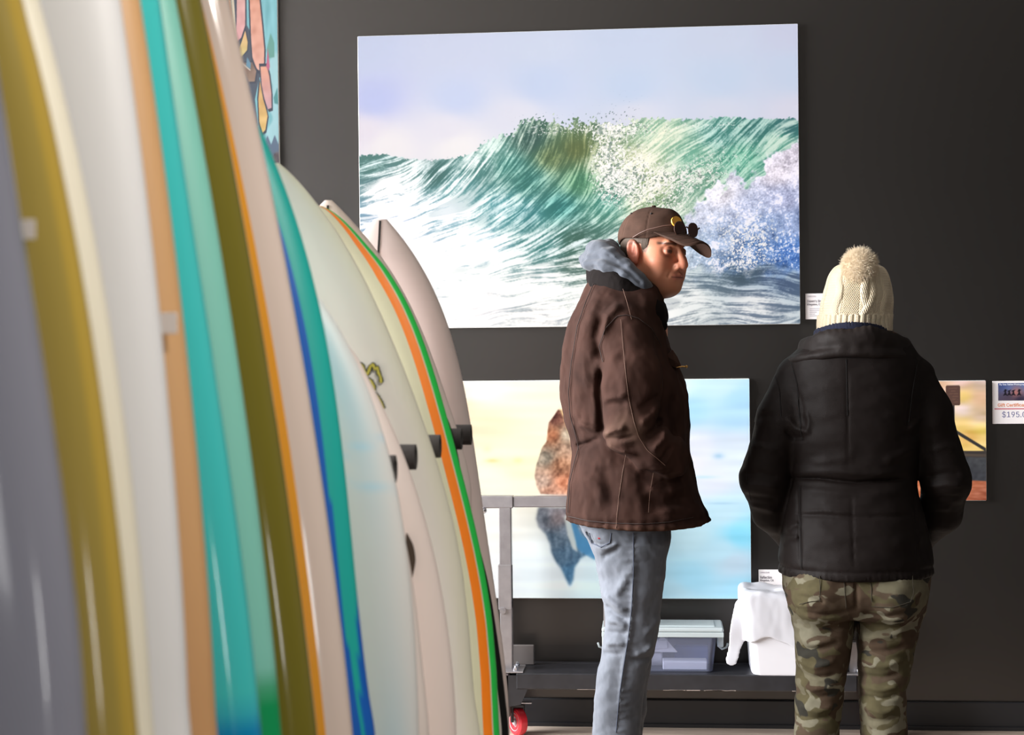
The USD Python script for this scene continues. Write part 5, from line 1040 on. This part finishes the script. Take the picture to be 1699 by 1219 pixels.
# finer mesh for the print
tr = trimesh.Trimesh(*trimesh.remesh.subdivide(np.asarray(tr.vertices), np.asarray(tr.faces), face_index=np.nonzero((tr.triangles_center[:, 2] > .25) & (tr.triangles_center[:, 1] < YW+.02))[0])[:2], process=False)
twill = mat('camo_twill', tint=True, rough=.92, spec=.15, bump=(1000, .35))
trp = obj('trousers', tr, twill, woman, smooth=True, color=tinted(tr, camo))
tth = mat('olive_thread', (60, 54, 42), rough=.9)
for pts in ([(1400, 955), (1402, 985), (1404, 1008)], [(1360, 955), (1361, 975), (1360, 998)], [(1442, 955), (1446, 975), (1446, 998)], [(1514, 955), (1516, 985), (1510, 1000)], [(1326, 1002), (1345, 998), (1360, 996)], [(1446, 1006), (1480, 1008), (1512, 998)]): obj('trouser_seam', surf_line(tr, pts, YW, .0010, .0), tth, trp)
for s in (0, 1): r = (WL, WR)[s][-1]; a = w_at((r[1]+r[2])/2, 1392); shoe('shoe', np.r_[a[0], a[1]-.05, 0], math.pi/2 - (.05 if s else -.08), woman, mat('black_leather', (30, 28, 28), rough=.5), solem, .25)
# knitted hat: cuff of broad ribs, a moss-stitch panel and a twisted cable, under a fur pompom
HX = np.array([w_at(1419, y)[0] for y in (437, 553)]).mean(); HY = YW + .0
prof = [(437, 1402, 1440), (440, 1391, 1456), (446, 1383, 1466), (458, 1376, 1473), (475, 1370, 1477), (495, 1365, 1479), (512, 1361.5, 1479), (524, 1360, 1478.5), (534, 1360, 1477), (548, 1362, 1476), (558, 1364, 1474)]
pz = np.array([w_at(1419, p_[0])[2] for p_ in prof]); pl = np.array([w_at(p_[1], p_[0])[0] for p_ in prof]); pr = np.array([w_at(p_[2], p_[0])[0] for p_ in prof])
o = np.argsort(pz); fl_, fr_ = PchipInterpolator(pz[o], pl[o]), PchipInterpolator(pz[o], pr[o])
nt, nz = 640, 250; th = np.arange(nt)*2*np.pi/nt; zz = np.linspace(pz.min(), pz.max(), nz); TH, ZZ = np.meshgrid(th, zz); R0 = (fr_(ZZ)-fl_(ZZ))/2; C0 = (fr_(ZZ)+fl_(ZZ))/2
u = np.where(TH > np.pi, TH-2*np.pi, TH)*.105      # arc length from the middle of the back, to the right
cuffz = w_at(1419, 524)[2] + .0040*np.abs(np.sin(u*95)); cuff = sstep(cuffz+.002, cuffz-.002, ZZ)
ribs = .0030*np.clip(np.abs(np.sin(u*math.pi/.017))*1.6-.3, -.3, 1)
stitch = .0019*np.sin(u*2*np.pi/.0062 + np.pi*(np.floor(ZZ/.0040) % 2))*np.abs(np.sin(ZZ*np.pi/.0040))        # moss stitch
lay = .0014*np.abs(np.sin(u*np.pi/.0058 + .9*np.sin(ZZ*2*np.pi/.007)))           # stocking stitch
ph = ZZ*2*np.pi/.092; body_ = np.where((u < -.006) & (u > -.055), stitch, lay)
cab = 0*u
for k in range(2):
    ctr = .022 + .015*np.sin(ph*.5 + math.pi*k + .6); dd = (u-ctr)/.0125; over_ = .5 + .5*np.cos(ph*.5 + math.pi*k + .6)
    cab = np.maximum(cab, np.sqrt(np.maximum(1-dd**2, 0))*(.0045 + .003*over_) )
cab = cab + .0011*np.sin((u*1.0 + ZZ*.35)*2*np.pi/.0055)*(cab > .001)
for cx0 in (-.075, .085, -.14, .15): cab = np.maximum(cab, .0045*np.sqrt(np.maximum(1-((u-cx0-.006*np.sin(ph))/.013)**2, 0)))
edge_u = np.exp(-((u+.004)/.0018)**2) + np.exp(-((u-.05)/.0018)**2) + np.exp(-((u+.057)/.0018)**2)
slack = .0022*noise3(np.stack([np.cos(TH)*.1, np.sin(TH)*.1, ZZ], -1), 87, (.05, .05, .04))
disp = (1-cuff)*(body_ + cab - .0016*edge_u) + cuff*(ribs + .004 + .0004*np.sin(ZZ*2*np.pi/.0036)) + slack
top_t = sstep(w_at(0, 455)[2], w_at(0, 438)[2], ZZ); disp = disp*(1-.6*top_t)
X = C0 + (R0+disp)*np.sin(TH); Yh = HY + .012 - (R0*1.14+disp)*np.cos(TH); V = np.stack([X, Yh, ZZ + .0*X], -1).reshape(-1, 3)
i, j = np.meshgrid(np.arange(nz-1), np.arange(nt), indexing='ij'); k = (j+1) % nt; F = np.stack([i*nt+j, i*nt+k, (i+1)*nt+k, (i+1)*nt+j], -1).reshape(-1, 4); F = np.vstack([F[:, [0, 1, 2]], F[:, [0, 2, 3]]])
tc = len(V); V = np.vstack([V, [[C0[-1, 0], HY, zz[-1]+.004]]]); F = np.vstack([F, [[(nz-1)*nt+a, (nz-1)*nt+(a+1) % nt, tc] for a in range(nt)]])
wool = mat('cream_wool', (220, 205, 178), rough=.95, spec=.1, sheen=.25, bump=(900, .4))
hatp = obj('knitted_hat', (V, F), wool, woman, smooth=True, label='cream cable-knit hat')
pc = w_at(1426, 441, -.07); fur = mat('pompom_fur', (236, 220, 194), rough=.9, spec=.2, sheen=.3)
pomp = obj('pompom', trimesh.creation.icosphere(3, .042).apply_translation(pc), fur, hatp, smooth=True)
r5 = np.random.default_rng(9); nfur = 9000; dirs = r5.standard_normal((nfur, 3)); dirs /= np.linalg.norm(dirs, axis=1)[:, None]
j1 = r5.standard_normal((nfur, 3))*.28; L = r5.uniform(.009, .0155, nfur)[:, None]; P0 = dirs*.0385; P1 = P0 + (dirs + .4*j1)*L*.4; P2 = P1 + (dirs*.8 + j1)*L*.35; P3 = P2 + (dirs*.5 + 1.6*j1 + [0, 0, -.15])*L*.3
pts = (np.stack([P0, P1, P2, P3], 1) + pc - origin(woman)).reshape(-1, 3)
bc = UsdGeom.BasisCurves.Define(stage, str(pomp.GetParent().GetPath()) + '/pompom_hairs'); bc.CreateTypeAttr('cubic'); bc.CreateBasisAttr('catmullRom'); bc.CreateWrapAttr('pinned')
bc.CreateCurveVertexCountsAttr(Vt.IntArray.FromNumpy(np.full(nfur, 4, np.int32))); bc.CreatePointsAttr(Vt.Vec3fArray.FromNumpy(pts.astype(np.float32))); bc.CreateWidthsAttr(Vt.FloatArray([.00045])); bc.SetWidthsInterpolation('constant')
UsdShade.MaterialBindingAPI.Apply(bc.GetPrim()).Bind(fur)
hairs = []
for k in range(26):
    s = 1 if k % 3 else -1; a = w_at(1420 + s*(46 + r5.uniform(-6, 4)), 548, -.03 + r5.uniform(-.03, .03)); b = a + [s*r5.uniform(.005, .045), r5.uniform(-.04, .0), r5.uniform(-.05, -.01)]; hairs.append(tube([a, (a+b)/2 + [s*.008, -.01, .006], b], .0004, 4))
for k in range(40):
    s = 1 if k % 2 else -1; a = w_at(1420 + s*(47 - .3*k*.5), 545, r5.uniform(-.03, .05)); hairs.append(tube([a, a + [s*.004, 0, -.02], a + [s*.0, .0, -.05]], .0016, 5))
tag(obj('hair', cat(hairs), mat('light_brown_hair', (128, 96, 70), rough=.6), woman, smooth=True), kind='stuff')
# ------------------------------------------------------------------ rolling cart along the wall and what stands on it
YC = 5.76
alu = mat('galvanised_tube', (168, 164, 166), rough=.38, metal=.75, var=(18, .12)); blackst = mat('black_steel', (36, 36, 40), rough=.38, spec=.5, var=(25, .25), bump=(40, .15)); zinc = mat('zinc_bolt', (215, 218, 226), rough=.22, metal=1.0)
q = lambda px, py, Y=YC: at(px, py, Y)
x0, x1 = q(850, 1118)[0], q(1428, 1118)[0]; zt = q(1000, 1116, 5.72)[2]; zb = zt - .058
cart = thing('rolling_cart', 'low black steel cart with a grey tube frame and red casters, along the dark wall', 'cart', ((x0+x1)/2, YC, 0))
obj('deck', rbox(x0+.03, x1-.03, 5.70, WALL_Y-.03, zt-.008, zt, .002), blackst, cart)
obj('front_rail', rbox(x0+.02, x1-.02, 5.695, 5.735, zb, zt+.001, .004), blackst, cart); obj('back_rail', rbox(x0+.02, x1-.02, 5.885, 5.92, zb, zt+.001, .004), blackst, cart)
scuff = mat('scuffed_paint', (150, 138, 130), rough=.7); r6 = np.random.default_rng(4); sc = []
for k in range(22):
    a = r6.uniform(x0+.2, x1-.05); l = r6.uniform(.01, .06); sc.append(rbox(a, a+l, 5.6943, 5.6952, zb+.001, zb+.001+r6.uniform(.0008, .003), .0003))
tag(obj('scuff_marks', cat(sc), scuff, cart), kind='stuff')
Yp = 5.76; pz0, pz1 = q(840, 1114, Yp)[2], q(840, 838, Yp)[2]; pxl, pxr = q(830, 980, Yp)[0], q(850, 980, Yp)[0]
pw = pxr-pxl
def post(xc, inner=True):
    obj('post', rbox(xc-pw/2, xc+pw/2, Yp-pw/2, Yp+pw/2, pz0, pz1, .003), alu, cart)
    obj('post_sleeve', rbox(xc-pw*.62, xc+pw*.5, Yp-pw*.56, Yp+pw*.56, q(840, 1010, Yp)[2], pz0+.40, .003), alu, cart)
    obj('base_plate', rbox(xc-pw*.6, xc+.065, 5.70, 5.83, zt, zt+.006, .002), alu, cart)
    for dx, dy in ((.035, -.035), (.035, .035)): obj('bolt', cat([cyl([xc+dx, Yp+dy, zt+.006], [xc+dx, Yp+dy, zt+.016], .009, 6), trimesh.creation.icosphere(2, .006).apply_translation([xc+dx, Yp+dy, zt+.018])]), zinc, cart)
xp = (pxl+pxr)/2; post(xp); xq = q(1418, 1060, Yp)[0]; obj('post', rbox(xq-pw/2, xq+pw/2, Yp-pw/2, Yp+pw/2, pz0, pz0+.12, .003), alu, cart); obj('base_plate', rbox(xq-.05, xq+pw*.6, 5.70, 5.83, zt, zt+.006, .002), alu, cart)
obj('bolt', cat([cyl([xq+.006, 5.715, zt+.006], [xq+.006, 5.715, zt+.014], .009, 6), trimesh.creation.icosphere(2, .0065).apply_translation([xq+.006, 5.715, zt+.017])]), zinc, cart)
xm = q(1010, 838, Yp)[0]; obj('post', rbox(xm-pw/2, xm+pw/2, Yp-pw/2, Yp+pw/2, pz0, pz1, .003), alu, cart)
zr0, zr1 = q(900, 841, Yp)[2], q(900, 822, Yp)[2]; xl = q(780, 830, Yp)[0]; xj = q(852.5, 830, Yp)[0]
obj('top_rail', rbox(xj, xm+.04, Yp-pw*.46, Yp+pw*.46, zr0+.001, zr1-.001, .003), alu, cart); obj('rail_sleeve', rbox(xl, xj, Yp-pw*.54, Yp+pw*.54, zr0-.002, zr1+.001, .004), alu, cart)
kb = q(803, 847, Yp-.02); obj('lock_knob', cat([cyl(kb, kb+[0, .03, .02], .008, 12), trimesh.creation.icosphere(2, .011).apply_translation(kb)]), zinc, cart, smooth=30)
kb = q(834, 1013, Yp-.03); obj('lock_screw', cat([cyl(kb, kb+[0, .02, 0], .012, 18), cyl(kb+[0, -.006, 0], kb, .006, 6)]), zinc, cart)
pa, pb = q(850, 1069, 5.86), q(887, 1110, 5.86); obj('end_plate', rbox(pa[0], pb[0], 5.85, 5.866, zt, pa[2], .003), mat('grey_plate', (104, 98, 96), rough=.5, metal=.3), cart, label='grey upright plate')
red = mat('red_polyurethane', (226, 44, 60), rough=.3, coat=.3); hubm = mat('caster_hub', (206, 206, 212), rough=.4, metal=.5)
from shapely.geometry import Polygon
def caster(xw, s):
    """triangular bracket, fork, brake lever and wheel; s = side of the cart"""
    obj('bracket', extrude_xz(Polygon([(xw-.055*s, zb+.05), (xw+.055*s, zb+.05), (xw+.055*s, zb+.02), (xw+.02*s, .135), (xw-.03*s, .125), (xw-.055*s, .09)]), 5.70, 5.80), blackst, cart)
    obj('end_cap', rbox(min(xw-.075*s, xw-.02*s), max(xw-.075*s, xw-.02*s), 5.70, 5.82, .085, zt, .006), mat('cart_end', (92, 84, 86), rough=.45, metal=.3), cart)
    yw = 5.79; R = .052; axis = np.array([.93*1.0, .0, 0]); w = trimesh.creation.revolve(np.array([[.021, -.016], [.044, -.017], [.050, -.013], [.052, -.006], [.052, .006], [.050, .013], [.044, .017], [.021, .016], [.021, -.016]]), sections=40)
    Rm = trimesh.transformations.rotation_matrix(math.pi/2, [0, 1, 0]); Rz = trimesh.transformations.rotation_matrix(.62, [0, 0, 1]); w.apply_transform(Rm); w.apply_transform(Rz); w.apply_translation([xw, yw, R]); wh_ = obj('wheel', w, red, cart, smooth=35)
    h_ = trimesh.creation.revolve(np.array([[0, -.012], [.007, -.018], [.012, -.018], [.012, -.010], [.021, -.009], [.022, -.013], [.034, -.0175], [.034, -.015], [.022, .013], [.012, .010], [.012, .018], [0, .018]]), sections=32); h_.apply_transform(Rm); h_.apply_transform(Rz); h_.apply_translation([xw, yw, R]); obj('hub', h_, hubm, wh_, smooth=35)
    ex = np.array([math.cos(.62), math.sin(.62), 0])*.024
    obj('fork', cat([tube([np.array([xw, yw, .112]) + sg_*ex, np.array([xw, yw, .052]) + sg_*ex], .006, 8) for sg_ in (-1, 1)] + [rbox(xw-.026, xw+.026, yw-.02, yw+.02, .106, .118, .002)]), blackst, cart)
    obj('brake_lever', rbox(xw, xw+.055, yw-.03, yw-.012, .124, .129, .001), hubm, cart)
caster(q(859, 1195, 5.79)[0], 1); caster(xq+.085, -1)
# clear storage box
bx0, bx1 = q(1013, 1100, 5.72)[0], q(1183, 1100, 5.72)[0]; lx0, lx1 = q(998, 1040, 5.72)[0], q(1201, 1040, 5.72)[0]; bz0 = zt; bz1 = q(1100, 1051, 5.73)[2]; lz1 = q(1100, 1040, 5.73)[2]; by0, by1 = 5.735, 5.905
bin_ = thing('storage_box', 'clear plastic storage box with lid, on the black cart right of the jeans', 'box', ((bx0+bx1)/2, 5.81, bz0))
clear = usdkit.material(stage, '/World/Looks/clear_plastic', {'t': ('transparent_bsdf', {'color': (.80, .82, .88)}), 'd': ('principled_bsdf', {'base_color': tuple(lin((190, 196, 222))), 'roughness': .35}), 'm': ('mix_closure', {'fac': .13})}, [('t.bsdf', 'm.closure1'), ('d.BSDF', 'm.closure2')], surface='m.closure')
lidm = usdkit.material(stage, '/World/Looks/lid_plastic', {'t': ('transparent_bsdf', {'color': (.8, .85, .86)}), 'd': ('principled_bsdf', {'base_color': tuple(lin((206, 216, 218))), 'roughness': .2}), 'm': ('mix_closure', {'fac': .65})}, [('t.bsdf', 'm.closure1'), ('d.BSDF', 'm.closure2')], surface='m.closure')
def tub(x0, x1, y0, y1, z0, z1, taper, wall, r=.02):
    from shapely.geometry import box as sb
    def ring(z, grow):
        k = (z-z0)/(z1-z0); g = taper*k + grow; p = sb(x0-g+r, y0-g*.4+r, x1+g-r, y1+g*.4-r).buffer(r + 0, 6); return np.array(p.exterior.coords)[:-1]
    rows = [(ring(z0+.006, -.006)*1, z0), (ring(z0+.006, 0), z0+.008), (ring(z1, 0), z1), (ring(z1, -wall), z1), (ring(z0+.01, -wall), z0+.006)]
    n = len(rows[0][0]); V = np.vstack([np.c_[a, np.full(n, z)] for a, z in rows]); F = []
    for i in range(len(rows)-1):
        for j in range(n): F += [[i*n+j, i*n+(j+1) % n, (i+1)*n+(j+1) % n], [i*n+j, (i+1)*n+(j+1) % n, (i+1)*n+j]]
    b0 = len(V); V = np.vstack([V, [[(x0+x1)/2, (y0+y1)/2, z0]], [[(x0+x1)/2, (y0+y1)/2, z0+.006]]]); L = (len(rows)-1)*n
    for j in range(n): F += [[b0, (j+1) % n, j], [b0+1, L+j, L+(j+1) % n]]
    m = trimesh.Trimesh(V, F, process=False); m.fix_normals(); return m
obj('tub', tub(bx0, bx1, by0, by1, bz0, bz1, .016, .003), clear, bin_, smooth=40)
obj('lid', cat([rbox(lx0, lx1, by0-.012, by1-.002, bz1+.004, lz1-.002, .006), rbox(lx0+.03, lx1-.03, by0+.02, by1-.03, lz1-.004, lz1+.001, .003), rbox(lx0, lx1, by0-.013, by0-.008, bz1-.012, bz1+.006, .002)]), lidm, bin_)
for s, xx in ((-1, lx0), (1, lx1)): obj('latch', cat([rbox(xx-(.0 if s < 0 else .022), xx+(.022 if s < 0 else 0), 5.76, 5.84, bz1-.055, bz1+.005, .003)]), lidm, bin_); obj('handle', tube([[xx-.02*s, 5.80, bz1-.055], [xx-.004*s, 5.795, bz1-.068], [xx+.012*s, 5.79, bz1-.060], [xx+.016*s, 5.785, bz1-.045]], .004, 8), lidm, bin_, smooth=True)
pp = mat('paper_white', (232, 228, 230), rough=.8); blu = mat('blue_packet', (96, 112, 160), rough=.5)
tag(obj('paper_packet', rbox(bx0+.19, bx1-.02, 5.75, 5.82, bz0+.0065, bz0+.038, .003), pp), 'long white paper packet lying in the clear storage box, nearest the right end', 'packet')
w_ = rbox(-.09, .09, -.05, .05, -.016, .016, .003); w_.apply_transform(trimesh.transformations.rotation_matrix(-.08, [0, 1, 0])); w_.apply_translation([bx0+.12, 5.845, bz0+.085]); 
tag(obj('paper_packet', cat([w_, rbox(bx0+.05, bx0+.19, 5.815, 5.885, bz0+.0065, bz0+.06, .004)]), pp), 'pale paper stack piled behind, in the middle of the clear storage box', 'packet')
tag(obj('blue_packet', rbox(bx0+.235, bx1-.012, 5.85, 5.89, bz0+.0065, bz0+.075, .004), blu), 'blue packet at the back of the clear storage box', 'packet')
tag(obj('paper_roll', cat([cyl([bx0+.06+.0*k, 5.768, bz0+.029], [bx0+.14, 5.77, bz0+.029], .022, 20) for k in range(1)]), mat('pinkish_paper', (226, 206, 206), rough=.7)), 'small pinkish paper roll at the front of the clear storage box', 'roll')
w2 = extrude_xz(Polygon([(0, 0), (.055, .062), (.11, 0)]), 5.80, 5.812); w2.apply_translation([bx0+.135, 0, bz0+.062]); tag(obj('folded_card', w2, pp), 'folded white card standing as a triangle in the clear storage box', 'card')
# white bin with a plastic bag over its rim
ux0, ux1 = q(1247, 1110, 5.72)[0], q(1390, 1110, 5.72)[0]; uz1 = q(1300, 985, 5.72)[2]
bk_ = thing('waste_bin', 'white plastic bin lined with a white bag, on the cart beside the woman', 'bin', ((ux0+ux1)/2, 5.81, zt))
obj('bin_body', tub(ux0, ux1, 5.695, 5.895, zt, uz1, .022, .004, .03), mat('white_plastic', (222, 222, 228), rough=.35), bk_, smooth=40)
def bag(P):
    g = np.interp(P[..., 2], [zt, uz1], [0, .022]) + .007; cx_, cy_ = (ux0+ux1)/2, 5.795
    qx = np.abs(P[..., 0]-cx_) - ((ux1-ux0)/2 + g - .03); qy = np.abs(P[..., 1]-cy_) - (.10 + g*.4 - .03)
    d = np.hypot(np.maximum(qx, 0), np.maximum(qy, 0)) + np.minimum(np.maximum(qx, qy), 0) - .03
    d = d - .0030*noise3(P, 91, (.08, .08, .14)) - .0008*noise3(P, 93, (.03, .03, .06)) - .006; 
    solid = smax(d, P[..., 2] - uz1 - .006 - .006*noise3(P, 95, (.06, .06, .05)), .028); low = q(1250, 1058, 5.72)[2] - .05*sstep(q(1290, 0, 5.72)[0], q(1320, 0, 5.72)[0], P[..., 0]) + .010*np.sin(P[..., 0]*50)
    d = smax(np.abs(solid) - .0038, low - P[..., 2], .003)
    # the loose corner that hangs down on the left
    a, b = q(1238, 1010, 5.70), q(1214, 1094, 5.70); fl = cone(P, a, b, .046, .024); fl = np.maximum(fl, np.abs(P[..., 1]-5.715 - .006*np.sin(P[..., 2]*40)) - .0048); return smin(d, fl, .008)
bg = field_mesh(bag, [q(1190, 0, 5.70)[0], 5.65, zt+.01], [ux1+.06, 5.97, uz1+.03], .0040, 1)
obj('bin_bag', bg, usdkit.material(stage, '/World/Looks/bag_film', {'p': ('principled_bsdf', {'base_color': tuple(lin((226, 226, 232))), 'roughness': .3}), 't': ('translucent_bsdf', {'color': (.85, .85, .88)}), 'm': ('mix_closure', {'fac': .3})}, [('p.BSDF', 'm.closure1'), ('t.bsdf', 'm.closure2')], surface='m.closure'), bk_, smooth=True)
